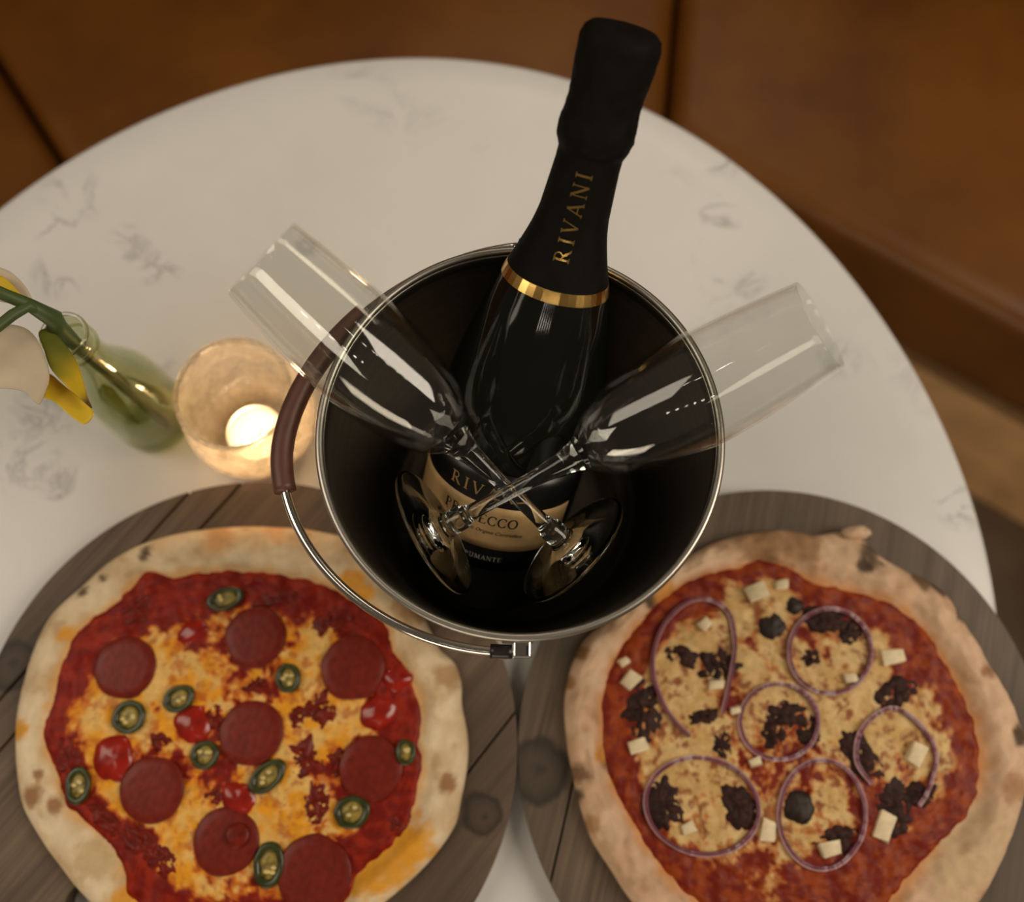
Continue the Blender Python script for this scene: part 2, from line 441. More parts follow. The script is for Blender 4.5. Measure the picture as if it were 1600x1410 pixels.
for a0, a1 in booth_bounds:
    nd = (a0 + a1) / 2
    to_local(wedge('seat_cushion', R_IN, R_SEAT, a0, a1, nd, 0.272, 0.45, M['leather'], booth, 0.0025, 0.03, 6), booth)
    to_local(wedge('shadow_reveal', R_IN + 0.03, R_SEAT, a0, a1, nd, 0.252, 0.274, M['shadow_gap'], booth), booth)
    to_local(wedge('wooden_plinth', R_IN + 0.004, R_SEAT, a0, a1, nd, 0.0005, 0.252, M['plinth'], booth), booth)
    to_local(wedge('backrest', R_SEAT + 0.005, R_BACK, a0, a1, nd, 0.20, 0.95, M['leather'], booth, 0.0025, 0.02), booth)

# ------------------------------------------------------------------ marble table
TCx, TCy, TR = -0.0775, 0.0913, 0.411
edge_th = [140, 132, 124, 117, 110, 103, 93, 82, 64, 59, 50, 41, 29, 19, 12, 6, 1]
edge_r = [.4104, .4121, .4102, .4097, .4095, .4106, .4131, .417, .415, .4129, .4091, .406, .4048, .4097, .4122, .4137, .4148]
A = []; B = []
for th, r in zip(edge_th, edge_r):
    t = math.radians(th); A.append([1] + [g(k * t) for k in (2, 3, 4) for g in (math.cos, math.sin)]); B.append(r)
A = np.array(A); B = np.array(B)
reg = np.diag([0] + [0.35 * (k ** 2) / 9 for k in (2, 2, 3, 3, 4, 4)])
coef = np.linalg.solve(A.T @ A + reg, A.T @ B)
def table_r(t): return float(np.dot([1] + [g(k * t) for k in (2, 3, 4) for g in (math.cos, math.sin)], coef))
table = thing('table', 'round white marble table with faint grey veins', 'table', (TCx, TCy, 0))
n = 240; v = []; f = []
prof = [(-0.10, -0.022), (-0.006, -0.022), (-0.002, -0.0205), (0, -0.017), (0, -0.005), (-0.0015, -0.0015), (-0.005, 0.0), (-0.03, 0.0), (-0.15, 0), (-0.28, 0)]
for dr, z in prof:
    for k in range(n):
        t = 2 * PI * k / n; r = table_r(t) + dr; v.append((r * math.cos(t), r * math.sin(t), T + z))
v.append((0, 0, T)); v.append((0, 0, T - 0.022))
for i in range(len(prof) - 1):
    for k in range(n): f.append((i * n + k, i * n + (k + 1) % n, (i + 1) * n + (k + 1) % n, (i + 1) * n + k))
c = len(prof) - 1
for k in range(n):
    f.append((c * n + k, c * n + (k + 1) % n, len(v) - 2)); f.append(((k + 1) % n, k, len(v) - 1))
mesh_obj('table_top', v, f, M['marble'], table)
lathe('pedestal', [(0.0, T - 0.0222), (0.12, T - 0.0222), (0.12, T - 0.034), (0.035, T - 0.04), (0.032, 0.06), (0.05, 0.03), (0.21, 0.014), (0.215, 0.0005), (0.0, 0.0005)], M['iron'], table, 64)

# ------------------------------------------------------------------ serving boards made of planks
BT = 0.018
def board(label, cx, cy, R, ang, cuts, mat, hole=None):
    root = thing('serving_board', label, 'board', (cx, cy, T + 0.0003), 'round wooden serving boards')
    ca, sa = math.cos(ang), math.sin(ang)
    ed = [-R] + sorted(cuts) + [R]
    for a, b in zip(ed[:-1], ed[1:]):
        g = 0.0006
        lo = a + (g if a > -R else 0); hi = b - (g if b < R else 0)
        m = 400; poly = []
        for k in range(m):
            t = 2 * PI * k / m; x, y = R * math.cos(t), R * math.sin(t)
            if y < lo:
                if lo > -R: continue
            if y > hi:
                if hi < R: continue
            poly.append((t, x, y))
        pts = [(x, y) for _, x, y in poly]
        for yy in (lo, hi):
            if abs(yy) < R:
                h = math.sqrt(R * R - yy * yy); pts += [(h, yy), (-h, yy)]
        cxp = sum(p[0] for p in pts) / len(pts); cyp = sum(p[1] for p in pts) / len(pts)
        pts = sorted(set((round(p[0], 6), round(p[1], 6)) for p in pts), key=lambda p: math.atan2(p[1] - cyp, p[0] - cxp))
        w_ = [(x * ca - y * sa, x * sa + y * ca) for x, y in pts]
        bm = bmesh.new()
        lo_v = [bm.verts.new((x, y, 0)) for x, y in w_]; hi_v = [bm.verts.new((x, y, BT - 0.0003)) for x, y in w_]
        bm.faces.new(lo_v[::-1]); top = bm.faces.new(hi_v)
        k = len(w_)
        for i in range(k): bm.faces.new([lo_v[i], lo_v[(i + 1) % k], hi_v[(i + 1) % k], hi_v[i]])
        bmesh.ops.bevel(bm, geom=list(top.edges), offset=0.0011, segments=2, affect='EDGES', profile=0.5)
        o = bm_obj('plank', bm, mat, root)
        if hole:
            hx, hy, hr = hole
            cb = bmesh.new(); bmesh.ops.create_cone(cb, cap_ends=True, segments=40, radius1=hr, radius2=hr, depth=0.1)
            bmesh.ops.transform(cb, matrix=Matrix.Translation((hx - cx, hy - cy, 0.01)), verts=cb.verts)
            cut = bm_obj('cutter', cb)
            md = o.modifiers.new('hole', 'BOOLEAN'); md.object = cut; md.operation = 'DIFFERENCE'; md.solver = 'EXACT'
            cut.location = root.location
            bpy.context.view_layer.update()
            dg = bpy.context.evaluated_depsgraph_get()
            me = bpy.data.meshes.new_from_object(o.evaluated_get(dg))
            o.modifiers.clear(); o.data = me
            bpy.data.objects.remove(cut)
    return root
def cut_of(px, py, cx, cy, ang):
    q = P(px, py, BT); dx, dy = q.x - cx, q.y - cy
    return -dx * math.sin(ang) + dy * math.cos(ang)
LB = (-0.1591, -0.0218, 0.1731); RB = (0.1849, -0.006, 0.1708)
pa, pb = P(730, 1208, BT), P(802, 1116, BT)
angL = math.atan2(pb.y - pa.y, pb.x - pa.x)
pa, pb = P(861, 1377, BT), P(892, 1243, BT)
angR = math.atan2(pb.y - pa.y, pb.x - pa.x)
kL = [P(752, 1272, BT), P(20, 1040, BT)]; kR = [P(842, 1205, BT)]
M['board_l'] = mat_wood('weathered_board', angL, [(kL[0].x - LB[0], kL[0].y - LB[1], 0.016), (kL[1].x - LB[0], kL[1].y - LB[1], 0.02)], (0.165, 0.112, 0.072), (0.06, 0.04, 0.027), (0.245, 0.172, 0.115))
M['board_r'] = mat_wood('grey_weathered_board', angR, [(kR[0].x - RB[0], kR[0].y - RB[1], 0.024)], (0.15, 0.107, 0.071), (0.055, 0.039, 0.027), (0.225, 0.163, 0.11))
hp = P(141, 1420, BT)
boardL = board('round brown wooden serving board under the pepperoni pizza', *LB, angL,
      [-0.120, 0.0, 0.1195, 0.1425], M['board_l'], (hp.x, hp.y, 0.0165))
boardR = board('round grey-brown wooden serving board under the red onion pizza', *RB, angR,
      [cut_of(876, 1310, RB[0], RB[1], angR)], M['board_r'])

# ------------------------------------------------------------------ pizzas
PZ = 0.030
def polar(pts, cx, cy, z):
    out = []
    for p in pts:
        q = P(p[0], p[1], z); out.append((math.atan2(q.y - cy, q.x - cx), math.hypot(q.x - cx, q.y - cy)))
    out.sort()
    return out
def per_interp(pl, t):
    ts = np.array([a for a, _ in pl]); rs = np.array([b for _, b in pl])
    return np.interp(t, np.concatenate([ts - 2 * PI, ts, ts + 2 * PI]), np.concatenate([rs, rs, rs]))
def smooth_circ(a, k):
    for _ in range(k): a = (np.roll(a, 1) + 2 * a + np.roll(a, -1)) / 4
    return a
def lerp3(a, b, t): return tuple(a[i] + (b[i] - a[i]) * t for i in range(3))
def sstep(a, b, x):
    t = min(max((x - a) / (b - a), 0), 1); return t * t * (3 - 2 * t)
def fbm(x, y, s, seed=0.0, oct=3):
    return noise.fractal(Vector((x * s, y * s, seed)), 0.8, 2.0, oct)

def set_col(o, cols):
    at = o.data.color_attributes.new('Col', 'FLOAT_COLOR', 'POINT')
    at.data.foreach_set('color', np.array([(*c, 1.0) for c in cols], dtype=np.float32).ravel())

class Pizza:
    def __init__(self, label, cpx, outer, inner, style, blobs, crust_spots, seed):
        c = P(cpx[0], cpx[1], PZ); self.c = c; self.seed = seed; self.style = style
        self.root = thing('pizza', label, 'pizza', (c.x, c.y, T + BT + 0.0004))
        n = 320
        th = np.linspace(-PI, PI, n, endpoint=False)
        po, pi_ = polar(outer, c.x, c.y, PZ - 0.004), polar(inner, c.x, c.y, PZ)
        self.ro = smooth_circ(per_interp(po, th), 3); self.ri = smooth_circ(per_interp(pi_, th), 2)
        self.ri = np.minimum(self.ri, self.ro - 0.006)
        self.th = th; self.blobs = [(P(b[0], b[1], PZ).x - c.x, P(b[0], b[1], PZ).y - c.y, b[2] / 2400.0, b[3]) for b in blobs]
        self.spots = [(P(b[0], b[1], PZ).x - c.x, P(b[0], b[1], PZ).y - c.y, b[2] / 2400.0, b[3]) for b in crust_spots]
        self.build_crust(n); self.build_top(n)
    def crust_h(self, u, t):
        hmax = self.style['crust_h'] * (1 + 0.22 * noise.noise(Vector((math.cos(t) * 2.3, math.sin(t) * 2.3, self.seed))))
        base = 0.0085
        if u < 0.45: h = base + (hmax - base) * sstep(0, 0.45, u)
        else:
            q = (u - 0.45) / 0.55
            h = hmax * math.sqrt(max(0.0, 1 - q ** 3.2)) * 0.94 + 0.06 * hmax * (1 - q)
        return max(h, 0.0)
    def build_crust(self, n):
        us = [-0.25] + [i / 22 for i in range(22)] + [0.97, 1.0]
        v = []; f = []; cols = []
        S = self.style
        for u in us:
            for k in range(n):
                t = self.th[k]; r = self.ri[k] + (self.ro[k] - self.ri[k]) * u
                x, y = r * math.cos(t), r * math.sin(t)
                h = self.crust_h(max(u, 0), t) if u >= 0 else 0.006
                amp = S['lump'] * sstep(0.0, 0.25, u) * (1 - sstep(0.85, 1.0, u))
                h += amp * (fbm(x, y, 55, self.seed) * 0.6 + fbm(x, y, 140, self.seed + 3) * 0.25)
                if u >= 1.0: h = 0.0012
                v.append((x, y, max(h, 0.0012)))
                q = fbm(x, y, 42, self.seed + 8); q2 = fbm(x, y, 110, self.seed + 12)
                col = lerp3(S['c_pale'], S['c_mid'], sstep(-0.35, 0.5, q))
                col = lerp3(col, S['c_brown'], 0.55 * sstep(0.25, 0.75, q2 * 0.6 + q * 0.6))
                col = lerp3(col, S['c_oil'], 0.75 * sstep(0.28, 0.0, u + 0.12 * q2))
                for bx, by, br, bc in self.spots:
                    d = math.hypot(x - bx, y - by) / br + 0.45 * q2
                    col = lerp3(col, bc, 0.92 * (1 - sstep(0.5, 1.1, d)))
                cols.append(col)
        m = len(us)
        for i in range(m - 1):
            for k in range(n): f.append((i * n + k, (i + 1) * n + k, (i + 1) * n + (k + 1) % n, i * n + (k + 1) % n))
        # underside
        b0 = len(v)
        for k in range(n):
            t = self.th[k]; r = self.ro[k] * 0.985; v.append((r * math.cos(t), r * math.sin(t), 0)); cols.append(S['c_brown'])
        v.append((0, 0, 0)); cols.append(S['c_brown'])
        v.append((0, 0, 0.006)); cols.append(S['c_mid'])
        for k in range(n):
            f.append(((m - 1) * n + k, b0 + k, b0 + (k + 1) % n, (m - 1) * n + (k + 1) % n))
            f.append((b0 + (k + 1) % n, b0 + k, len(v) - 2))
            f.append((k, (k + 1) % n, len(v) - 1))
        o = mesh_obj('crust', v, f, M['crust'], self.root); set_col(o, cols)
    def height(self, x, y):
        h = 0.0098 + 0.0011 * fbm(x, y, 60, self.seed + 20) + 0.0006 * fbm(x, y, 170, self.seed + 21)
        return h
    def top_z(self, x, y):   # world height of the topping surface at world x, y
        return T + BT + 0.0004 + self.height(x - self.c.x, y - self.c.y)
    def build_top(self, n):
        S = self.style; rings = 120
        v = [(0, 0, self.height(0, 0))]; cols = [self.color(0, 0, 0)]; f = []
        for i in range(1, rings + 1):
            q = i / rings
            for k in range(n):
                t = self.th[k]; R = self.ri[k] + 0.0035 + 0.002 * noise.noise(Vector((math.cos(t) * 14, math.sin(t) * 14, self.seed)))
                r = R * q; x, y = r * math.cos(t), r * math.sin(t)
                h = self.height(x, y)
                if q > 0.955: h = h * (1 - 0.25 * (q - 0.955) / 0.045)
                v.append((x, y, h)); cols.append(self.color(x, y, q))
        for k in range(n): f.append((0, 1 + k, 1 + (k + 1) % n))
        for i in range(rings - 1):
            a = 1 + i * n; b = a + n
            for k in range(n): f.append((a + k, b + k, b + (k + 1) % n, a + (k + 1) % n))
        a = 1 + (rings - 1) * n; b0 = len(v)
        for k in range(n):
            x, y, z = v[a + k]; v.append((x * 1.002, y * 1.002, 0.006)); cols.append(cols[a + k])
        for k in range(n): f.append((a + k, b0 + k, b0 + (k + 1) % n, a + (k + 1) % n))
        o = mesh_obj('sauce_and_cheese', v, f, M['topping'], self.root); set_col(o, cols)
    def color(self, x, y, q):
        S = self.style
        a = fbm(x, y, 36, self.seed + 30); b = fbm(x, y, 95, self.seed + 31); c = fbm(x, y, 230, self.seed + 32)
        m = S['cheese_bias'] + 0.60 * a + 0.62 * b + 0.34 * c - 1.5 * sstep(S['ring0'], S['ring1'], q)
        for bx, by, br, w in self.blobs:
            d = math.hypot(x - bx, y - by) / br
            if d < 1.6: m += w * (1 - sstep(0.35, 1.5, d))
        sauce = lerp3(S['sauce'], S['sauce2'], sstep(-0.4, 0.5, b + 0.6 * c))
        e = fbm(x, y, 60, self.seed + 40)
        cheese = lerp3(S['cheese'], S['cheese2'], sstep(-0.35, 0.35, e))
        cheese = lerp3(cheese, S['brown'], S['brown_amt'] * sstep(0.05, 0.5, 0.75 * fbm(x, y, 75, self.seed + 41) + 0.6 * fbm(x, y, 210, self.seed + 42)))
        col = lerp3(sauce, S['orange'], sstep(-0.22, 0.05, m))
        return lerp3(col, cheese, sstep(0.0, 0.30, m))
    def world(self, px, py):
        q = P(px, py, PZ); return Vector((q.x, q.y, self.top_z(q.x, q.y)))
    def loc(self, wv):
        return Vector((wv.x - self.root.location.x, wv.y - self.root.location.y, wv.z - self.root.location.z))

# ---- left pizza: pepperoni, peppers, jalapenos
outerL = [(320, 825), (370, 821), (430, 822), (500, 829), (550, 840), (600, 872), (640, 920), (665, 970), (685, 1015), (712, 1035), (722, 1070), (720, 1100), (732, 1160), (730, 1200), (720, 1250), (715, 1285), (695, 1318), (665, 1355), (630, 1388), (590, 1420), (520, 1465), (430, 1492), (330, 1497), (250, 1482), (185, 1450), (130, 1405), (90, 1355), (55, 1305), (30, 1260), (22, 1210), (21, 1160), (22, 1120), (35, 1060), (55, 1000), (75, 960), (125, 915), (170, 875), (220, 848), (250, 838)]
innerL = [(230, 893), (275, 905), (320, 897), (380, 897), (450, 905), (500, 912), (530, 932), (575, 955), (605, 980), (610, 1015), (632, 1050), (650, 1085), (655, 1120), (649, 1160), (655, 1190), (645, 1250), (635, 1295), (615, 1310), (590, 1335), (555, 1365), (540, 1405), (500, 1445), (430, 1465), (330, 1462), (240, 1440), (196, 1390), (200, 1360), (175, 1320), (145, 1290), (105, 1260), (90, 1210), (75, 1175), (66, 1140), (80, 1100), (92, 1050), (110, 1005), (135, 975), (175, 950), (200, 920)]
styleL = dict(crust_h=0.0135, lump=0.0022, c_pale=(0.86, 0.70, 0.47), c_mid=(0.74, 0.55, 0.33), c_brown=(0.52, 0.32, 0.15), c_oil=(0.80, 0.40, 0.10),
    sauce=(0.20, 0.006, 0.0015), sauce2=(0.34, 0.022, 0.004), orange=(0.66, 0.15, 0.012), cheese=(0.90, 0.56, 0.17), cheese2=(0.88, 0.37, 0.018), brown=(0.50, 0.09, 0.018), brown_amt=0.65,
    cheese_bias=0.07, ring0=0.70, ring1=0.93)
blobsL = [(290, 985, 60, 0.35), (240, 1010, 50, 0.3), (470, 985, 55, 0.5), (510, 1000, 35, 0.6), (250, 1100, 60, 0.4), (130, 1150, 70, 0.7), (170, 1100, 50, 0.4), (330, 1060, 60, 0.3), (500, 1060, 40, 0.5), (400, 1290, 60, 0.5), (440, 1270, 60, 0.6), (480, 1150, 50, 0.5), (160, 1240, 40, 0.6), (280, 1300, 60, 0.6), (540, 1110, 40, 0.5), (330, 1370, 50, 0.3), (560, 1300, 40, 0.2),
          (240, 930, 55, -0.7), (300, 960, 45, -0.5), (610, 1250, 60, -0.8), (630, 1120, 40, -0.5), (590, 1000, 70, -0.6), (230, 1330, 60, -0.4), (120, 1270, 45, -0.3), (540, 1380, 60, -0.6), (330, 1020, 40, -0.35), (260, 1380, 40, 0.4), (410, 1390, 50, 0.1), (470, 940, 60, -0.5)]
OR = (0.80, 0.36, 0.03); BRN = (0.34, 0.16, 0.07); BLK = (0.10, 0.06, 0.03)
spotsL = [(600, 1340, 62, OR), (640, 1320, 45, OR), (570, 1365, 40, OR), (550, 907, 24, OR), (570, 925, 16, OR), (32, 1140, 16, OR), (210, 1400, 40, OR), (250, 1440, 40, OR), (100, 990, 16, OR),
          (228, 865, 13, BLK), (128, 925, 12, BLK), (160, 905, 9, BLK), (50, 1245, 18, BRN), (85, 1258, 16, BRN), (700, 1224, 16, BRN), (640, 950, 30, (0.45, 0.25, 0.11)), (700, 1060, 25, (0.5, 0.30, 0.14)), (60, 1210, 10, BRN), (340, 840, 30, (0.70, 0.42, 0.20)), (430, 832, 26, (0.76, 0.46, 0.24)), (150, 1340, 40, (0.66, 0.48, 0.26))]
pzL = Pizza('pepperoni pizza with green jalapeno slices and orange melted cheese', (375, 1160), outerL, innerL, styleL, blobsL, spotsL, 2.0)

def disc_piece(pz, name, px, py, rpx, mat, h=0.0022, tilt=0.10, irr=0.03, ratio=1.0, ang=0.0, n=40, lift=0.0006, dome=0.0006, cup=0.0):
    c = pz.world(px, py); R = rpx / 2410.0
    t1 = random.uniform(-tilt, tilt); t2 = random.uniform(-tilt, tilt); ph = random.uniform(0, 9)
    v = []; f = []
    rings = [(1.0, 0.0), (1.0, h * 0.7), (0.96, h), (0.7, h + dome * 0.5 - cup), (0.35, h + dome - cup)]
    for q, z in rings:
        for k in range(n):
            a = 2 * PI * k / n
            r = R * q * (1 + irr * noise.noise(Vector((math.cos(a) * 1.7, math.sin(a) * 1.7, ph))))
            x = r * math.cos(a); y = r * math.sin(a) * ratio
            x, y = x * math.cos(ang) - y * math.sin(ang), x * math.sin(ang) + y * math.cos(ang)
            v.append((x, y, z + x * t1 + y * t2 - 0.0012))
    v.append((0, 0, h + dome - 0.0012 - cup)); v.append((0, 0, -0.0012))
    for i in range(len(rings) - 1):
        for k in range(n): f.append((i * n + k, i * n + (k + 1) % n, (i + 1) * n + (k + 1) % n, (i + 1) * n + k))
    e = len(rings) - 1
    for k in range(n):
        f.append((e * n + k, e * n + (k + 1) % n, len(v) - 2)); f.append(((k + 1) % n, k, len(v) - 1))
    o = mesh_obj(name, v, f, mat, pz.root)
    o.location = pz.loc(c) + Vector((0, 0, lift))
    return o

def lump_piece(pz, name, px, py, rx, ry, ang, mat, h=0.004, rough=0.35, n=20, lift=0.0):
    """irregular domed chunk"""
    c = pz.world(px, py); ph = random.uniform(0, 99)
    v = []; f = []; rows = 6
    for i in range(rows):
        q = math.cos(i / rows * PI / 2); z = h * math.sin(i / rows * PI / 2)
        for k in range(n):
            a = 2 * PI * k / n
            rr = q * (1 + rough * noise.noise(Vector((math.cos(a) * 1.6, math.sin(a) * 1.6, ph))) + 0.5 * rough * noise.noise(Vector((math.cos(a) * 4, math.sin(a) * 4, ph + i * 0.4))))
            x = rx / 2410 * rr * math.cos(a); y = ry / 2410 * rr * math.sin(a)
            x, y = x * math.cos(ang) - y * math.sin(ang), x * math.sin(ang) + y * math.cos(ang)
            v.append((x, y, z * (1 + 0.25 * noise.noise(Vector((x * 200, y * 200, ph)))) - 0.0012))
    v.append((0, 0, h - 0.0012)); v.append((0, 0, -0.0012))
    for i in range(rows - 1):
        for k in range(n): f.append((i * n + k, i * n + (k + 1) % n, (i + 1) * n + (k + 1) % n, (i + 1) * n + k))
    for k in range(n):
        f.append(((rows - 1) * n + k, (rows - 1) * n + (k + 1) % n, len(v) - 2)); f.append(((k + 1) % n, k, len(v) - 1))
    o = mesh_obj(name, v, f, mat, pz.root); o.location = pz.loc(c) + Vector((0, 0, lift))
    return o

def clump_piece(pz, name, px, py, rx, ry, ang, mat, h=0.004):
    """crusty clump with a ragged outline and a rough top, sunk into the cheese"""
    c = pz.world(px, py); v = []; f = []; ph = random.uniform(0, 99); n = 40; rows = 9
    for i in range(rows):
        q = 1.12 * (1 - i / rows)
        for k in range(n):
            t = 2 * PI * k / n
            e = noise.fractal(Vector((math.cos(t) * 1.5, math.sin(t) * 1.5, ph)), 0.6, 2.0, 4)
            r = q * max(0.4, 1 + 0.36 * e)
            x, y = rx / 2410 * r * math.cos(t), ry / 2410 * r * math.sin(t)
            x, y = x * math.cos(ang) - y * math.sin(ang), x * math.sin(ang) + y * math.cos(ang)
            hz = h * (1 - (q / 1.12) ** 3) ** 0.7 * (0.6 + 0.55 * noise.noise(Vector((x * 260, y * 260, ph))) + 0.35 * noise.noise(Vector((x * 700, y * 700, ph))))
            v.append((x, y, (hz if i else 0) - 0.0013))
    v.append((0, 0, h * 0.6 - 0.0013))
    for i in range(rows - 1):
        for k in range(n): f.append((i * n + k, i * n + (k + 1) % n, (i + 1) * n + (k + 1) % n, (i + 1) * n + k))
    for k in range(n): f.append(((rows - 1) * n + k, (rows - 1) * n + (k + 1) % n, len(v) - 1))
    o = mesh_obj(name, v, f, mat, pz.root); o.location = pz.loc(c)
    return o

for px, py, r in [(399, 996, 47), (195, 1043, 47), (552, 1044, 49), (393, 1146, 48), (238, 1235, 48), (352, 1316, 48), (490, 1366, 54), (580, 1200, 47)]:
    disc_piece(pzL, 'pepperoni_slice', px, py, r, M['pepperoni'], h=0.0019, tilt=0.03, irr=0.06, dome=0.0003, lift=0.0017, cup=0.0001)
disc_piece(pzL, 'pepperoni_crumb', 372, 1305, 17, M['bacon'], h=0.0016, lift=0.0036)
for px, py, rx, ry, a in [(178, 1185, 30, 38, 0.2), (300, 1132, 28, 32, 0.4), (372, 1250, 30, 27, -0.5), (590, 1115, 30, 26, 0.9), (620, 1060, 24, 20, 0.3), (300, 988, 26, 18, 0.5)]:
    lump_piece(pzL, 'red_pepper_piece', px, py, rx, ry, a, M['pepper'], h=0.0042, rough=0.3)
for px, py, rx, ry, a in [(500, 1108, 26, 22, 0.6), (465, 1122, 15, 14, 0.2), (478, 1186, 25, 32, 0.5), (495, 1255, 19, 28, 0.1), (250, 1157, 19, 13, -0.3), (398, 1072, 21, 13, 0), (335, 1120, 15, 20, 0.3), (335, 1245, 16, 14, 0), (520, 970, 30, 20, 0.6), (215, 950, 28, 20, 0.9), (250, 1345, 36, 18, -0.5), (165, 1285, 30, 14, -0.6), (530, 1190, 16, 18, 0.2), (215, 1318, 26, 16, -0.7), (105, 1185, 17, 26, 0.6), (440, 935, 40, 14, 0.1), (615, 1290, 26, 16, 0.8)]:
    clump_piece(pzL, 'sausage_chunk', px, py, rx * 1.1, ry * 1.1, a, M['bacon'], h=0.0036)

def jalapeno(pz, px, py, rx, ry, ang):
    c = pz.world(px, py); root = None
    n = 36; ph = random.uniform(0, 9)
    Rx, Ry = rx / 2410, ry / 2410
    def ringpts(s, z):
        out = []
        for k in range(n):
            a = 2 * PI * k / n; w_ = 1 + 0.06 * noise.noise(Vector((math.cos(a) * 2, math.sin(a) * 2, ph)))
            x, y = Rx * s * w_ * math.cos(a), Ry * s * w_ * math.sin(a)
            out.append((x * math.cos(ang) - y * math.sin(ang), x * math.sin(ang) + y * math.cos(ang), z))
        return out
    rows = [(1.0, -0.0006), (1.03, 0.0012), (1.0, 0.0026), (0.90, 0.0030), (0.68, 0.0028), (0.62, 0.0018), (0.62, -0.0006)]
    v = []; f = []
    for s, z in rows: v += ringpts(s, z)
    for i in range(len(rows) - 1):
        for k in range(n): f.append((i * n + k, i * n + (k + 1) % n, (i + 1) * n + (k + 1) % n, (i + 1) * n + k))
    o = mesh_obj('jalapeno_slice', v, f, M['jal'], pz.root)
    o.location = pz.loc(c) + Vector((0, 0, 0.0010))
    v = []; f = []
    for s, z in [(0.70, 0.0002), (0.66, 0.0014), (0.3, 0.0004)]: v += ringpts(s, z)
    v.append((0, 0, 0.0012))
    for i in range(2):
        for k in range(n): f.append((i * n + k, i * n + (k + 1) % n, (i + 1) * n + (k + 1) % n, (i + 1) * n + k))
    for k in range(n): f.append((2 * n + k, 2 * n + (k + 1) % n, len(v) - 1))
    mesh_obj('flesh', v, f, M['jal_in'], o)
    for s in range(random.randint(2, 4)):
        a = random.uniform(0, 2 * PI); q = random.uniform(0.15, 0.45)
        v2, f2 = lathe_data([(0, -0.0005), (0.0011, -0.0002), (0.0014, 0.0003), (0.0009, 0.0008), (0, 0.001)], 10)
        x, y = Rx * q * math.cos(a), Ry * q * math.sin(a)
        x, y = x * math.cos(ang) - y * math.sin(ang), x * math.sin(ang) + y * math.cos(ang)
        sd = mesh_obj('seed', [(p[0] * 1.4 + x, p[1] + y, p[2] + 0.0017) for p in v2], f2, M['jal_seed'], o)
for j in [(352, 936, 29, 17, 0.35), (450, 1060, 19, 22, 0.2), (280, 1092, 24, 19, 0.5), (202, 1121, 25, 24, 0.7), (320, 1180, 21, 21, 0.2), (418, 1214, 31, 19, 0.75), (122, 1228, 18, 27, 0.1), (550, 1269, 26, 23, 0.2), (420, 1352, 22, 32, 0.0), (634, 1176, 15, 19, 0.2)]:
    jalapeno(pzL, *j)

# ---- right pizza: red onion, dark mince, white cheese
outerR = [(1120, 845), (1170, 832), (1225, 826), (1275, 836), (1315, 828), (1350, 838), (1375, 868), (1410, 888), (1450, 905), (1485, 930), (1500, 960), (1522, 992), (1548, 1040), (1578, 1090), (1602, 1150), (1612, 1200), (1602, 1250), (1582, 1310), (1557, 1372), (1535, 1412), (1470, 1470), (1350, 1506), (1220, 1508), (1090, 1482), (1030, 1450), (985, 1408), (955, 1360), (925, 1315), (907, 1260), (895, 1210), (885, 1150), (882, 1100), (890, 1050), (910, 1003), (950, 965), (1000, 925), (1060, 880)]
innerR = [(1150, 890), (1190, 876), (1230, 887), (1275, 915), (1340, 930), (1390, 942), (1435, 975), (1470, 1025), (1500, 1080), (1525, 1140), (1532, 1210), (1522, 1260), (1490, 1300), (1450, 1335), (1415, 1372), (1390, 1410), (1330, 1445), (1220, 1455), (1130, 1435), (1072, 1392), (1030, 1345), (1000, 1300), (970, 1245), (950, 1200), (945, 1150), (945, 1085), (965, 1030), (1015, 960), (1060, 920), (1100, 900)]
styleR = dict(crust_h=0.0165, lump=0.0050, c_pale=(0.74, 0.51, 0.34), c_mid=(0.62, 0.40, 0.25), c_brown=(0.40, 0.22, 0.11), c_oil=(0.66, 0.25, 0.05),
    sauce=(0.18, 0.012, 0.003), sauce2=(0.32, 0.052, 0.007), orange=(0.55, 0.20, 0.05), cheese=(0.72, 0.50, 0.22), cheese2=(0.64, 0.40, 0.15), brown=(0.27, 0.065, 0.02), brown_amt=0.9,
    cheese_bias=0.05, ring0=0.76, ring1=0.97)
blobsR = [(1180, 930, 60, 0.9), (1090, 1000, 55, 0.6), (1060, 1100, 70, 0.5), (1200, 1040, 70, 0.4), (1330, 1100, 80, 0.6), (1420, 1170, 70, 0.5), (1280, 1240, 70, 0.5), (1090, 1230, 70, 0.5), (1230, 1210, 60, -0.5), (1420, 1290, 70, -0.9), (1330, 1390, 80, -0.9), (1420, 1000, 60, -0.9), (1070, 930, 40, -0.7), (1180, 1380, 60, -0.6), (1000, 980, 40, -0.5), (1370, 1020, 40, 0.7), (1480, 1210, 40, 0.3), (1100, 945, 30, -0.9), (1200, 1300, 50, 0.5), (1130, 1330, 40, 0.3)]
BK2 = (0.055, 0.035, 0.02)
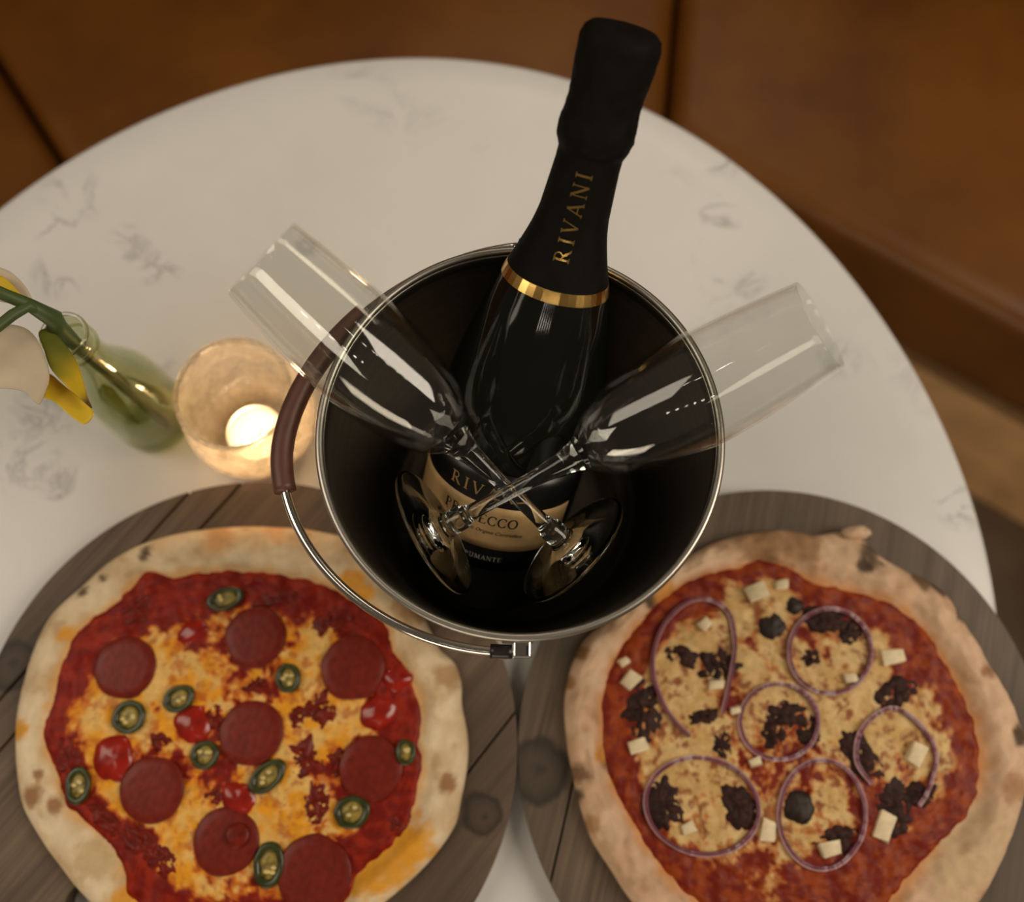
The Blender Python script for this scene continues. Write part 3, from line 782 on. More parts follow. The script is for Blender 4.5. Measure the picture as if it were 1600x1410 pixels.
spotsR = [(1358, 868, 24, BK2), (1345, 884, 14, BK2), (1440, 900, 26, (0.13, 0.075, 0.035)), (1470, 922, 16, BK2), (1500, 962, 12, BK2), (1190, 852, 45, (0.34, 0.19, 0.09)), (1250, 848, 40, (0.36, 0.2, 0.1)), (905, 1020, 16, (0.3, 0.15, 0.05)), (890, 1065, 14, (0.36, 0.18, 0.06)), (905, 1210, 20, (0.2, 0.11, 0.05)), (900, 1245, 14, BK2), (955, 1200, 14, BK2), (950, 1170, 22, (0.6, 0.26, 0.05)), (1015, 940, 16, BK2), (1040, 925, 26, (0.62, 0.28, 0.06)), (1540, 1050, 14, BRN), (1590, 1150, 18, BK2), (1530, 1300, 60, (0.66, 0.47, 0.29)), (1500, 1360, 50, (0.64, 0.46, 0.27)), (1580, 1230, 24, (0.45, 0.25, 0.13)), (920, 1290, 18, (0.4, 0.22, 0.1))]
pzR = Pizza('pizza topped with red onion rings, dark mince and white cheese cubes', (1240, 1165), outerR, innerR, styleR, blobsR, spotsR, 11.0)
lump_piece(pzR, 'crust_blister', 1338, 834, 24, 12, 0.15, M['feta'], h=0.006, rough=0.3, lift=0.003).data.materials[0] = simple('pale_crust_blister', (0.70, 0.47, 0.31), 0.7, var=0.2, scale=120, bump=0.2)

def onion(pz, path, closed):
    base = pz.root.location
    pts = []
    m = len(path)
    P3 = [pz.world(*p) for p in path]
    k = 8
    seq = []
    for i in range(m if closed else m - 1):
        g = lambda j: P3[j % m] if closed else P3[min(max(j, 0), m - 1)]
        p0, p1, p2, p3 = g(i - 1), g(i), g(i + 1), g(i + 2)
        for j in range(k):
            t = j / k
            seq.append(0.5 * (2 * p1 + (p2 - p0) * t + (2 * p0 - 5 * p1 + 4 * p2 - p3) * t * t + (3 * p1 - p0 - 3 * p2 + p3) * t ** 3))
    if not closed: seq.append(P3[-1])
    ph = random.uniform(0, 50); mm = len(seq)
    zl = []
    for i, q in enumerate(seq):
        zl.append(pz.top_z(q.x, q.y) + 0.0004 + 0.0009 * noise.noise(Vector((q.x * 40, q.y * 40, ph))))
    # strip cross-section: thin tall band
    def strip(name, w0, w1, h0, h1, mat, parent):
        v = []; f = []
        for i in range(mm):
            a = seq[(i - 1) % mm] if (closed or i) else seq[0]; b = seq[(i + 1) % mm] if (closed or i < mm - 1) else seq[-1]
            t = (b - a); t.z = 0; t.normalize(); nn = Vector((t.y, -t.x, 0))
            q = Vector((seq[i].x, seq[i].y, zl[i]))
            wk = 1 + 0.25 * noise.noise(Vector((q.x * 60, q.y * 60, ph + 4)))
            for (s, z) in ((w0, h0), (w1, h0), (w1 * 0.85 + w0 * 0.15, h1), (w0 * 0.85 + w1 * 0.15, h1)):
                v.append(pz.loc(q + nn * s * wk + Vector((0, 0, z))))
        for i in range(mm if closed else mm - 1):
            a = i * 4; b = ((i + 1) % mm) * 4
            for k_ in range(4): f.append((a + k_, a + (k_ + 1) % 4, b + (k_ + 1) % 4, b + k_))
        if not closed:
            f.append((3, 2, 1, 0)); e = (mm - 1) * 4; f.append((e, e + 1, e + 2, e + 3))
        return mesh_obj(name, v, f, mat, parent, smooth=False)
    o = strip('red_onion_ring', 0.0000, 0.0019, -0.0018, 0.0030, M['onion'], pz.root)
    strip('pale_inner_skin', -0.0012, 0.0000, -0.0018, 0.0026, M['onion_in'], o)
def ell(cx, cy, rx, ry, rot=0.0, n=14, a0=0.0, a1=2 * PI, closed=True):
    out = []
    for k in range(n):
        a = a0 + (a1 - a0) * k / (n if closed else n - 1)
        x, y = rx * math.cos(a), ry * math.sin(a)
        out.append((cx + x * math.cos(rot) - y * math.sin(rot), cy + x * math.sin(rot) + y * math.cos(rot)))
    return out
onion(pzR, [(1128, 1115), (1140, 1060), (1147, 1005), (1137, 958), (1105, 938), (1070, 945), (1036, 980), (1021, 1030), (1029, 1080), (1050, 1120), (1078, 1150)], False)
onion(pzR, ell(1297, 1018, 65, 67), True)
onion(pzR, ell(1217, 1128, 62, 60), True)
onion(pzR, ell(1097, 1260, 90, 76, 0.25), True)
onion(pzR, ell(1284, 1273, 68, 86, 0.0), True)
onion(pzR, [(1362, 1226), (1337, 1190), (1343, 1145), (1370, 1115), (1402, 1107), (1440, 1135), (1463, 1180), (1452, 1232), (1436, 1260)], False)
for px, py, rx, ry, a in [(1062, 1025, 24, 14, -0.4), (1125, 1038, 30, 24, 0.2), (1005, 1110, 24, 36, 0.1), (1400, 1085, 32, 20, 0.5), (1345, 1180, 20, 34, 0.5), (1400, 1262, 28, 36, 0.2), (1130, 1165, 16, 36, 0.1), (1038, 1258, 26, 36, 0.1), (1155, 1262, 22, 30, 0.4), (1312, 1312, 30, 17, 0.2), (1228, 1120, 34, 20, 0.1), (1210, 1150, 18, 20, 0), (1290, 968, 36, 18, -0.2), (1330, 985, 22, 18, 0.7), (1270, 1028, 16, 11, 0.3), (1262, 1142, 18, 22, 0.4), (1100, 1120, 20, 12, 0.2), (1440, 1240, 22, 16, 0.3)]:
    clump_piece(pzR, 'dark_mince_lump', px, py, rx * 1.1, ry * 1.1, a, M['dark_top'], h=0.0042)
for px, py, r in [(1208, 980, 23), (1243, 946, 15), (1250, 1262, 23)]:
    lump_piece(pzR, 'olive_slice', px, py, r, r, 0.3, M['olive'], h=0.0030, rough=0.22, n=40)
for px, py, s, a in [(1395, 1026, 22, 0.2), (1182, 926, 24, 0.4), (985, 1062, 19, 0.9), (997, 1166, 18, 0.3), (1120, 1070, 16, 0.1), (1200, 1298, 20, 1.4), (1382, 1292, 24, 1.2), (1298, 1328, 20, 0.2), (975, 1034, 11, 0.5), (1432, 1178, 22, 1.1), (1222, 912, 14, 0.2), (1075, 1295, 14, 0.5), (1180, 1190, 12, 0.3), (1330, 1060, 14, 0.2), (1150, 1110, 11, 0.2), (1100, 975, 13, 0.8)]:
    c = pzR.world(px, py)
    bm = bmesh.new(); box_bm(bm, (0, 0, 0.0012), (s / 2410 * 1.5, s / 2410 * 1.05, 0.0040), Matrix.Rotation(a, 3, 'Z') @ Matrix.Rotation(random.uniform(-.15, .15), 3, 'X'), 0.0007)
    for vv in bm.verts: vv.co += Vector((noise.noise(vv.co * 300 + c * 50), noise.noise(vv.co * 300 + c * 70), 0.5 * noise.noise(vv.co * 400 + c * 30))) * 0.0022
    o = bm_obj('cheese_cube', bm, M['feta'], pzR.root, smooth=True); o.location = pzR.loc(c)

# ------------------------------------------------------------------ ice bucket
BX, BY, RIMZ, RIMR = 0.0039, 0.1441, 0.1953, 0.1027
bucket = thing('ice_bucket', 'round brushed steel ice bucket holding the bottle and two glasses', 'bucket', (BX, BY, T))
wall = [(0.060, 0.0185), (0.071, 0.0235), (0.0795, 0.031), (0.0850, 0.043), (0.0895, 0.070), (0.0960, 0.125), (RIMR - 0.0014, RIMZ - 0.003)]
outp = smooth_profile(wall, 6)
inp = [(max(r - 0.0010, 0), z + (0.0012 if z < 0.03 else 0.0)) for r, z in outp]
prof = [(0.0, 0.0170)] + [(0.05, 0.0170)] + outp + [(RIMR - 0.0006, RIMZ - 0.001)] + inp[::-1] + [(0.05, 0.0182), (0.0, 0.0182)]
lathe('bucket_body', prof, M['steel'], bucket, 128)
lathe('foot_ring', [(0.045, 0.0175), (0.051, 0.0175), (0.0505, 0.010), (0.0545, 0.003), (0.0545, 0.0003), (0.051, 0.0003), (0.047, 0.010)], M['steel'], bucket, 96, close_loop=True)
pts = [((RIMR) + 0.0021 * math.cos(a), RIMZ + 0.0021 * math.sin(a)) for a in np.linspace(0, 2 * PI, 14, endpoint=False)]
lathe('rolled_rim', pts, M['rim_steel'], bucket, 160, close_loop=True)
# swing handle, folded out to the left
BA, BAL, BZL, BAZ, BHW, BE = 0.1237, 0.03, 0.188, 0.112, 0.1088, 1.08
yd = Vector((math.sin(0.04), -math.cos(0.04), 0)); xd = Vector((-math.cos(BAZ), -math.sin(BAZ), 0))
dd = xd * math.cos(BAL) - Vector((0, 0, 1)) * math.sin(BAL)
def bail_pt(ph):
    c_, s_ = math.cos(ph), math.sin(ph)
    return Vector((0, 0, BZL)) + yd * (BHW * math.copysign(abs(c_) ** BE, c_)) + dd * (BA * max(s_, 0) ** BE)
bpts = [bail_pt(a) for a in np.linspace(0.03, PI - 0.03, 90)]
handle = tube('handle', bpts, 0.0024, M['chrome'], bucket, 14)
def phi_of(px, py):
    best = None
    for a in np.linspace(0, PI, 600):
        q = bail_pt(a) + Vector((BX, BY, T)) - CAM
        x = 800 + F_PX * q.dot(CR) / q.dot(_fw); y = 705 - F_PX * q.dot(CU) / q.dot(_fw)
        d = math.hypot(x - px, y - py)
        if best is None or d < best[0]: best = (d, a)
    return best[1]
g0, g1 = phi_of(445, 768), phi_of(563, 482)
tube('grip', [bail_pt(a) for a in np.linspace(g0, g1, 40)], 0.0058, M['grip'], handle, 18)
for s in (1, -1):
    c = Vector((0, 0, BZL)) + yd * (BHW * s)
    xq = Vector((-math.cos(0.04), -math.sin(0.04), 0)); rot = Matrix((xq, yd * s, Vector((0, 0, 1)))).transposed()
    bm = bmesh.new()
    box_bm(bm, c - yd * s * 0.0058 + Vector((0, 0, -0.006)), (0.016, 0.0022, 0.020), rot, 0.0008)        # plate on the wall
    box_bm(bm, c - yd * s * 0.001 - xd * 0.0020 + Vector((0, 0, -0.001)), (0.0085, 0.0085, 0.0090), rot, 0.0008)
    lug = bm_obj('handle_bracket', bm, M['chrome'], bucket)
    bm = bmesh.new(); box_bm(bm, c + yd * s * 0.0001 - xd * 0.0045 + Vector((0, 0, 0.0036)), (0.0010, 0.0045, 0.0004), rot); bm_obj('slot', bm, M['black_plastic'], lug)
    if s < 0: continue
    pv = [bail_pt(a if s > 0 else PI - a) for a in np.linspace(0.03, 0.13, 6)]
    tube('black_sleeve', pv, 0.0036, M['black_plastic'], lug, 14)
    tube('pivot_pin', [c - xd * 0.007 - Vector((0, 0, 0.0085)) + yd * s * 0.001, c + xd * 0.012 - Vector((0, 0, 0.0085)) + yd * s * 0.001], 0.0020, M['chrome'], lug, 12)

# ------------------------------------------------------------------ prosecco bottle
tl, az = math.radians(42.09), math.radians(74.61)
AX = Vector((math.sin(tl) * math.cos(az), math.sin(tl) * math.sin(az), math.cos(tl)))
B0 = Vector((-0.0168, 0.0979, T + 0.0675))
toc = (CAM - (B0 + AX * 0.12)); FR = (toc - AX * toc.dot(AX)).normalized(); RT = AX.cross(FR) * 1.0
if RT.dot(CR) < 0: RT = -RT
B0 = B0 + FR * 0.0034                                 # clear of the rolled rim it leans on
bottle = thing('wine_bottle', 'black sparkling wine bottle with gold band leaning in the steel bucket', 'bottle', B0)
Rm = Matrix((RT, AX.cross(RT), AX)).transposed()      # columns: right, depth, axis
bottle.rotation_mode = 'QUATERNION'; bottle.rotation_quaternion = Rm.to_quaternion()
fa = math.atan2(FR.dot(AX.cross(RT)), FR.dot(RT))      # angle of the camera-facing line in local x/y
gprof = smooth_profile([(0.0415, 0.0), (0.0437, 0.003), (0.044, 0.010), (0.044, 0.06), (0.044, 0.118), (0.0432, 0.133), (0.0408, 0.147), (0.0376, 0.161), (0.0338, 0.176), (0.0300, 0.188), (0.0266, 0.199), (0.0228, 0.210), (0.0189, 0.223), (0.0170, 0.233)], 5)
zs_p = [z for r, z in gprof]; rs_p = [r for r, z in gprof]
def brad(s): return float(np.interp(s, zs_p + [0.25, 0.26, 0.33], rs_p + [0.0158, 0.0154, 0.015]))
lathe('glass_body', [(0.0, 0.006), (0.025, 0.004), (0.036, 0.0)] + gprof, M['bottle'], bottle, 96)
# foil capsule
S_B = 0.1955
fp = [(brad(S_B) + 0.0004, S_B)] + [(brad(s) + 0.0006, s) for s in np.linspace(S_B + 0.004, 0.25, 16)]
fp += [(0.0159, 0.258), (0.0159, 0.2635), (0.0178, 0.2675), (0.0186, 0.272), (0.0184, 0.277), (0.0176, 0.282), (0.0174, 0.288), (0.0178, 0.295), (0.0186, 0.303), (0.0190, 0.310), (0.0190, 0.3145), (0.0180, 0.3182), (0.0155, 0.3205), (0.010, 0.3215), (0.0, 0.3218)]
fpd = []
for i in range(len(fp) - 1):
    for j in range(3):
        t = j / 3; fpd.append((fp[i][0] + (fp[i + 1][0] - fp[i][0]) * t, fp[i][1] + (fp[i + 1][1] - fp[i][1]) * t))
fpd.append(fp[-1])
v, f = lathe_data(fpd, 120)
v = [Vector(q) for q in v]
for q in v:                                             # creases of the foil around the cork and wire
    r = math.hypot(q.x, q.y); a = math.atan2(q.y, q.x)
    if r > 1e-5 and q.z > 0.262:
        k = sstep(0.262, 0.270, q.z) * (1 - 0.6 * sstep(0.30, 0.321, q.z))
        dr = k * (0.0006 * noise.noise(Vector((math.cos(a) * 3, math.sin(a) * 3, q.z * 180))) + 0.0003 * noise.noise(Vector((math.cos(a) * 9, math.sin(a) * 9, q.z * 300))))
        q.x *= (r + dr) / r; q.y *= (r + dr) / r
        q.z += k * 0.0009 * math.sin(a * 2 + 1) * (1 - sstep(0.28, 0.30, q.z))
foil = mesh_obj('foil_capsule', v, f, M['foil'], bottle)
gb = [(brad(S_B - 0.0005) + 0.0003, S_B - 0.0005)] + [(brad(S_B + q) + 0.00075, S_B + q) for q in np.linspace(-0.0004, 0.0054, 5)] + [(brad(S_B + 0.0056) + 0.0004, S_B + 0.0056)]
lathe('gold_band', gb, M['gold'], bottle, 40, smooth=False)

def surf(theta, s, off):
    r = brad(s) + off; a = fa + theta
    return Vector((r * math.cos(a), r * math.sin(a), s))
# sign so that positive theta goes to the viewer's right
_t = surf(0.2, 0.1, 0) - surf(0, 0.1, 0)
SGN = 1.0 if _t.x > 0 else -1.0
LROT = math.radians(-8)
def patch(name, th, s0, s1, off, mat, parent, nt_=48, ns=6, thick=0.0002):
    v = []; f = []
    for lay in (off, off - thick):
        for i in range(ns + 1):
            for k in range(nt_ + 1):
                a = -th + 2 * th * k / nt_; s = s0 + (s1 - s0) * i / ns
                v.append(surf(SGN * (a + LROT), s, lay))
    L = (nt_ + 1) * (ns + 1)
    for i in range(ns):
        for k in range(nt_):
            a = i * (nt_ + 1) + k; q = (a, a + 1, a + nt_ + 2, a + nt_ + 1)
            f.append(q); f.append(tuple(L + x for x in q[::-1]))
    rim_ = [k for k in range(nt_ + 1)] + [i * (nt_ + 1) + nt_ for i in range(1, ns + 1)] + [ns * (nt_ + 1) + k for k in range(nt_ - 1, -1, -1)] + [i * (nt_ + 1) for i in range(ns - 1, 0, -1)]
    for i in range(len(rim_)):
        a, b = rim_[i], rim_[(i + 1) % len(rim_)]; f.append((b, a, L + a, L + b))
    return mesh_obj(name, v, f, mat, parent)
blk = patch('black_label', math.radians(72), 0.034, 0.100, 0.0003, M['black_label'], bottle)
lab = patch('gold_label', math.radians(71), 0.0495, 0.0785, 0.0006, M['label'], bottle)

# serif capitals drawn as pen strokes: (points, thin?) on a unit em
def arc(cx, cy, rx, ry, a0, a1, n=14):
    return [(cx + rx * math.cos(math.radians(a0 + (a1 - a0) * i / n)), cy + ry * math.sin(math.radians(a0 + (a1 - a0) * i / n))) for i in range(n + 1)]
TK, TN = 0.15, 0.07
def sf(x, y, w_=0.17): return ([(x - w_, y), (x + w_, y)], TN)
def glyph(ch):
    if ch == 'I': return [([(.2, 0), (.2, 1)], TK), sf(.2, .03), sf(.2, .97)], .4
    if ch == 'R': return [([(.2, 0), (.2, 1)], TK), sf(.2, .03), sf(.12, .97, .1), ([(.2, .97), (.38, .97)] + arc(.38, .73, .24, .24, 90, -90) + [(.2, .49)], .085), ([(.38, .5), (.78, .03)], TK), sf(.8, .03, .1)], .88
    if ch == 'P': return [([(.2, 0), (.2, 1)], TK), sf(.2, .03), sf(.12, .97, .1), ([(.2, .97), (.38, .97)] + arc(.38, .72, .25, .25, 90, -90) + [(.2, .47)], .085)], .72
    if ch == 'V': return [([(.08, 1), (.44, 0)], TK), ([(.44, 0), (.78, 1)], TN), sf(.1, .97, .14), sf(.76, .97, .12)], .86
    if ch == 'A': return [([(.08, 0), (.44, 1)], TN), ([(.42, 1), (.80, 0)], TK), ([(.2, .33), (.66, .33)], TN), sf(.08, .03, .12), sf(.8, .03, .14)], .9
    if ch == 'N': return [([(.14, 0), (.14, 1)], TN), ([(.14, 1), (.78, 0)], TK), ([(.78, 0), (.78, 1)], TN), sf(.14, .03, .13), sf(.08, .97, .1), sf(.78, .97, .13)], .94
    if ch == 'O': return [(arc(.46, .5, .38, .48, 0, 360, 32), 'var')], .94
    if ch == 'C': return [(arc(.46, .5, .38, .48, 48, 312, 26), 'var'), ([(.715, .96), (.715, .72)], TN), ([(.715, .04), (.715, .26)], TN)], .84
    if ch == 'S': return [(arc(.34, .74, .22, .23, 30, 250, 14) + arc(.34, .27, .25, .25, 80, -150, 16), .10), ([(.53, .95), (.53, .72)], TN), ([(.1, .05), (.1, .3)], TN)], .68
    if ch == 'E': return [([(.2, 0), (.2, 1)], TK), ([(.08, .97), (.66, .97)], TN), ([(.08, .03), (.7, .03)], TN), ([(.2, .52), (.52, .52)], TN), ([(.66, .97), (.66, .8)], TN), ([(.7, .03), (.7, .22)], TN)], .78
    if ch == 'U': return [([(.2, 1), (.2, .3)] + arc(.46, .3, .26, .28, 180, 360, 14) + [(.72, 1)], .09), sf(.2, .97, .14), sf(.72, .97, .12)], .92
    if ch == 'M': return [([(.12, 0), (.16, 1)], TN), ([(.18, 1), (.52, .05)], TK), ([(.52, .05), (.86, 1)], TN), ([(.86, 1), (.9, 0)], TK), sf(.12, .03, .12), sf(.9, .03, .14)], 1.06
    if ch == 'T': return [([(.4, 0), (.4, 1)], TK), ([(.06, .97), (.74, .97)], TN), sf(.4, .03), ([(.06, .97), (.06, .8)], TN), ([(.74, .97), (.74, .8)], TN)], .8
    return [], .4
def ribbon(pts, wd, step=0.08):
    out = []
    for (a, b) in zip(pts[:-1], pts[1:]):
        m = max(1, int(math.hypot(b[0] - a[0], b[1] - a[1]) / step))
        for j in range(m): out.append((a[0] + (b[0] - a[0]) * j / m, a[1] + (b[1] - a[1]) * j / m))
    out.append(pts[-1])
    L = []; Rr = []
    for i, p in enumerate(out):
        a = out[max(i - 1, 0)]; b = out[min(i + 1, len(out) - 1)]
        tx, ty = b[0] - a[0], b[1] - a[1]; l = math.hypot(tx, ty) or 1; tx, ty = tx / l, ty / l
        w_ = (TN + (TK - TN) * abs(ty)) if wd == 'var' else wd
        L.append((p[0] - ty * w_ / 2, p[1] + tx * w_ / 2)); Rr.append((p[0] + ty * w_ / 2, p[1] - tx * w_ / 2))
    return L, Rr
def lettering(name, text, height, spacing, mapf, mat, parent, xs=1.0):
    """one mesh per word; mapf turns flat text coordinates into points on the bottle"""
    x = 0; polys = []
    for ch in text:
        st, adv = glyph(ch)
        for pts, wd in st:
            L, Rr = ribbon(pts, wd)
            polys.append(([(x + p[0] * xs, p[1]) for p in L], [(x + p[0] * xs, p[1]) for p in Rr]))
        x += adv * xs + spacing
    W = x - spacing
    v = []; f = []
    for L, Rr in polys:
        b = len(v)
        for p, q in zip(L, Rr):
            v.append(mapf((p[0] - W / 2) * height, (p[1] - 0.5) * height)); v.append(mapf((q[0] - W / 2) * height, (q[1] - 0.5) * height))
        for i in range(len(L) - 1): f.append((b + 2 * i, b + 2 * i + 1, b + 2 * i + 3, b + 2 * i + 2))
    return mesh_obj(name, v, f, mat, parent, smooth=False)
def around(s_mid, off, bend=0.0):
    return lambda x, y: surf(SGN * (x / brad(s_mid) + LROT), s_mid + y, off)
def along(s_mid, off):
    return lambda x, y: surf(-SGN * y / brad(s_mid + x), s_mid + x, off)
lettering('neck_lettering', 'RIVANI', 0.0074, 0.30, along(0.2362, 0.0012), M['gold'], foil)
lettering('brand_lettering', 'RIVANI', 0.0074, 0.30, around(0.0865, 0.0006), M['label_gold_ink'], blk)
lettering('wine_name_lettering', 'PROSECCO', 0.0062, 0.06, around(0.0690, 0.0009), M['ink'], lab)
lettering('small_lettering', 'VINO SPUMANTE', 0.0031, 0.12, around(0.0425, 0.0006), M['silver_ink'], blk)
fc = bpy.data.curves.new('tmp', 'FONT'); fc.body = 'Denominazione di Origine Controllata'; fc.size = 0.0033; fc.shear = 0.3; fc.align_x = 'CENTER'; fc.resolution_u = 2
fo = bpy.data.objects.new('tmp', fc); COL.objects.link(fo); bpy.context.view_layer.update()
me = fo.evaluated_get(bpy.context.evaluated_depsgraph_get()).to_mesh()
mf = around(0.0600, 0.0009)
vv = [mf(q.co.x, q.co.y) for q in me.vertices]; ff = [tuple(p.vertices) for p in me.polygons]
mesh_obj('italic_lettering', vv, ff, M['ink'], lab, smooth=False)
bpy.data.objects.remove(fo)

# ------------------------------------------------------------------ champagne flutes
FOOT = [(0.0, 0.0004), (0.020, 0.0002), (0.0345, 0.0), (0.0362, 0.0006), (0.0364, 0.0013), (0.0355, 0.0019), (0.030, 0.0026), (0.020, 0.0040), (0.012, 0.0060), (0.0078, 0.0085)]
STEM = [(0.0078, 0.0085), (0.0068, 0.0105), (0.0066, 0.0150), (0.0064, 0.0190), (0.0052, 0.0215), (0.0043, 0.027), (0.0040, 0.038), (0.0040, 0.052), (0.0045, 0.064), (0.0056, 0.076), (0.0075, 0.085), (0.0098, 0.0905)]
BOWL_OUT = [(0.0098, 0.0905), (0.0120, 0.0925), (0.0168, 0.0985), (0.0212, 0.107), (0.0248, 0.118), (0.0274, 0.132), (0.0288, 0.148), (0.0290, 0.163), (0.0281, 0.182), (0.0262, 0.203), (0.0240, 0.2225)]
fo_ = smooth_profile(FOOT, 3); st_ = smooth_profile(STEM, 4); bo_ = smooth_profile(BOWL_OUT, 4)
bi_ = [(r - 0.0011, z) for r, z in bo_ if z > 0.099]
bi_ = bi_[::-1] + [(0.0125, 0.0975), (0.008, 0.0962), (0.0, 0.0957)]
bowl_prof = bo_ + [(0.0238, 0.2230), (0.0232, 0.2230)] + bi_
def flute(label, foot, mouth, lift):
    foot, mouth = Vector(foot) + Vector((0, 0, T)), Vector(mouth) + Vector((0, 0, T))
    foot += (CAM - foot).normalized() * lift; mouth += (CAM - mouth).normalized() * -0.0012
    u = (mouth - foot).normalized()
    root = thing('champagne_flute', label, 'glass', foot, 'champagne flutes crossed in the bucket')
    root.rotation_mode = 'QUATERNION'; root.rotation_quaternion = u.to_track_quat('Z', 'Y'); root.scale = (0.975,) * 3
    lathe('foot', fo_, M['flute_solid'], root, 80)
    lathe('stem', st_, M['flute_solid'], root, 48)
    lathe('bowl', bowl_prof, M['flute_bowl'], root, 96)
    return root
flute('clear champagne flute with its bowl leaning out left over the brown grip', (0.0362, 0.0939, 0.1475), (-0.124, 0.2076, 0.253), 0.0128)
flute('clear champagne flute with its bowl leaning out right over bare marble', (-0.0395, 0.0965, 0.1622), (0.1432, 0.1914, 0.2476), 0.0142)

# ------------------------------------------------------------------ votive candle
VX, VY = -0.1790, 0.1945
votive = thing('candle_holder', 'round crackled glass candle holder beside the bucket handle', 'candle holder', (VX, VY, T + 0.0002))
vo = smooth_profile([(0.027, 0.0), (0.034, 0.003), (0.0405, 0.012), (0.0435, 0.026), (0.0432, 0.040), (0.0408, 0.057), (0.0374, 0.074)], 5)
vi = [(r - 0.0022, z) for r, z in vo if z > 0.007][::-1] + [(0.026, 0.007), (0.0, 0.006)]
lathe('glass_wall', [(0.0, 0.0)] + vo + [(0.0371, 0.0755), (0.0356, 0.0755)] + vi, M['votive'], votive, 96)
tube('rim', [(0.0364 * math.cos(a), 0.0364 * math.sin(a), 0.0768) for a in np.linspace(0, 2 * PI, 64, endpoint=False)], 0.0016, M['flute_solid'], votive, 10, closed=True)
candle = thing('tealight_candle', 'lit white tealight glowing inside the glass holder', 'candle', (VX + 0.003, VY - 0.0105, T + 0.0088))
lathe('tin_cup', [(0.0, 0.0), (0.0188, 0.0), (0.0192, 0.0155), (0.0196, 0.0158), (0.0188, 0.0156), (0.0186, 0.001), (0.0, 0.001)], M['tin'], candle, 64)
lathe('wax', [(0.0, 0.0012), (0.0184, 0.0012), (0.0185, 0.0125), (0.0165, 0.0118), (0.0, 0.0112)], M['wax'], candle, 64)
tube('wick', [(0, 0, 0.011), (0.0003, 0, 0.015), (0.0012, 0, 0.0185)], 0.0006, M['wick'], candle, 8)
lathe('flame', smooth_profile([(0.0, 0.0150), (0.0026, 0.0185), (0.0034, 0.0225), (0.0026, 0.028), (0.0011, 0.034), (0.0, 0.037)], 4), M['flame'], candle, 24)
cl = bpy.data.lights.new('candle_light', 'POINT'); cl.energy = 0.17; cl.color = (1.0, 0.66, 0.34); cl.shadow_soft_size = 0.006
clo = bpy.data.objects.new('candle_light', cl); COL.objects.link(clo); clo.parent = candle; clo.location = (0.0, 0.0, 0.043)

# ------------------------------------------------------------------ bud vase with flowers
XX, XY = -0.2520, 0.1965
vase = thing('bud_vase', 'small green-tinted glass bottle vase behind the candle holder', 'vase', (XX, XY, T + 0.0002))
vp = smooth_profile([(0.020, 0.0), (0.0250, 0.002), (0.0266, 0.007), (0.0256, 0.012), (0.0266, 0.017), (0.0256, 0.022), (0.0266, 0.028), (0.0264, 0.046), (0.0262, 0.060), (0.0244, 0.078), (0.0196, 0.096), (0.0146, 0.112), (0.0122, 0.128), (0.0120, 0.146), (0.0128, 0.151), (0.0134, 0.155), (0.0128, 0.160)], 4)
vin = [(r - 0.0018, z) for r, z in vp if z > 0.005][::-1] + [(0.022, 0.0045), (0.0, 0.0045)]
lathe('glass_wall', [(0.0, 0.0)] + vp + [(0.0118, 0.1612)] + vin, M['vase'], vase, 80)
tube('neck_ring', [(0.0126 * math.cos(a), 0.0126 * math.sin(a), 0.146) for a in np.linspace(0, 2 * PI, 48, endpoint=False)], 0.0010, M['vase'], vase, 10, closed=True)

tube('mouth_ring', [(0.0124 * math.cos(a), 0.0124 * math.sin(a), 0.1625) for a in np.linspace(0, 2 * PI, 48, endpoint=False)], 0.0012, M['flute_solid'], vase, 10, closed=True)

def sheet(name, outline, z_of, thick, mat, parent, root_loc, sub=7):
    """thin curved leaf or petal with real thickness, filled from its outline"""
    c = (sum(p[0] for p in outline) / len(outline), sum(p[1] for p in outline) / len(outline))
    m = len(outline); v = []; f = []
    for lay in (0, 1):
        for q in range(sub + 1):
            k = q / sub
            for p in outline:
                x, y = c[0] + (p[0] - c[0]) * k, c[1] + (p[1] - c[1]) * k
                w_ = P(x, y, z_of(x, y)) - Vector((0, 0, thick * lay)); v.append(w_ - root_loc)
    L = m * (sub + 1)
    for q in range(sub):
        for i in range(m):
            a = q * m + i; b = q * m + (i + 1) % m
            fc_ = (a, b, b + m, a + m)
            f.append(fc_); f.append(tuple(L + t for t in fc_[::-1]))
    for i in range(m):
        a = sub * m + i; b = sub * m + (i + 1) % m; f.append((a, b, L + b, L + a))
    return mesh_obj(name, v, f, mat, parent)
def dense(pts, k=4, closed=True):
    out = []; m = len(pts); p = [np.array(q, float) for q in pts]
    for i in range(m):
        p0, p1, p2, p3 = p[i - 1], p[i], p[(i + 1) % m], p[(i + 2) % m]
        for j in range(k):
            t = j / k
            out.append(tuple(0.5 * (2 * p1 + (p2 - p0) * t + (2 * p0 - 5 * p1 + 4 * p2 - p3) * t * t + (3 * p1 - p0 - 3 * p2 + p3) * t ** 3)))
    return out
fl_loc = Vector((XX, XY, T + 0.006))
flower = thing('flower', 'drooping cream flower with yellow petals leaning out of the vase', 'flower', fl_loc)
def W(px, py, z): return P(px, py, z) - fl_loc
tube('stem', [Vector((0.008, -0.005, 0.0)), Vector((0.006, -0.004, 0.07)), Vector((0.0035, -0.0022, 0.12)), Vector((0.003, -0.002, 0.150)), Vector((-0.001, 0.001, 0.164)), W(84, 498, 0.181), W(45, 476, 0.190), W(10, 462, 0.197), W(-60, 430, 0.21)], [0.0028, 0.003, 0.0036, 0.0042, 0.0058, 0.0052, 0.0036, 0.0034, 0.0030], M['stem'], flower, 14)
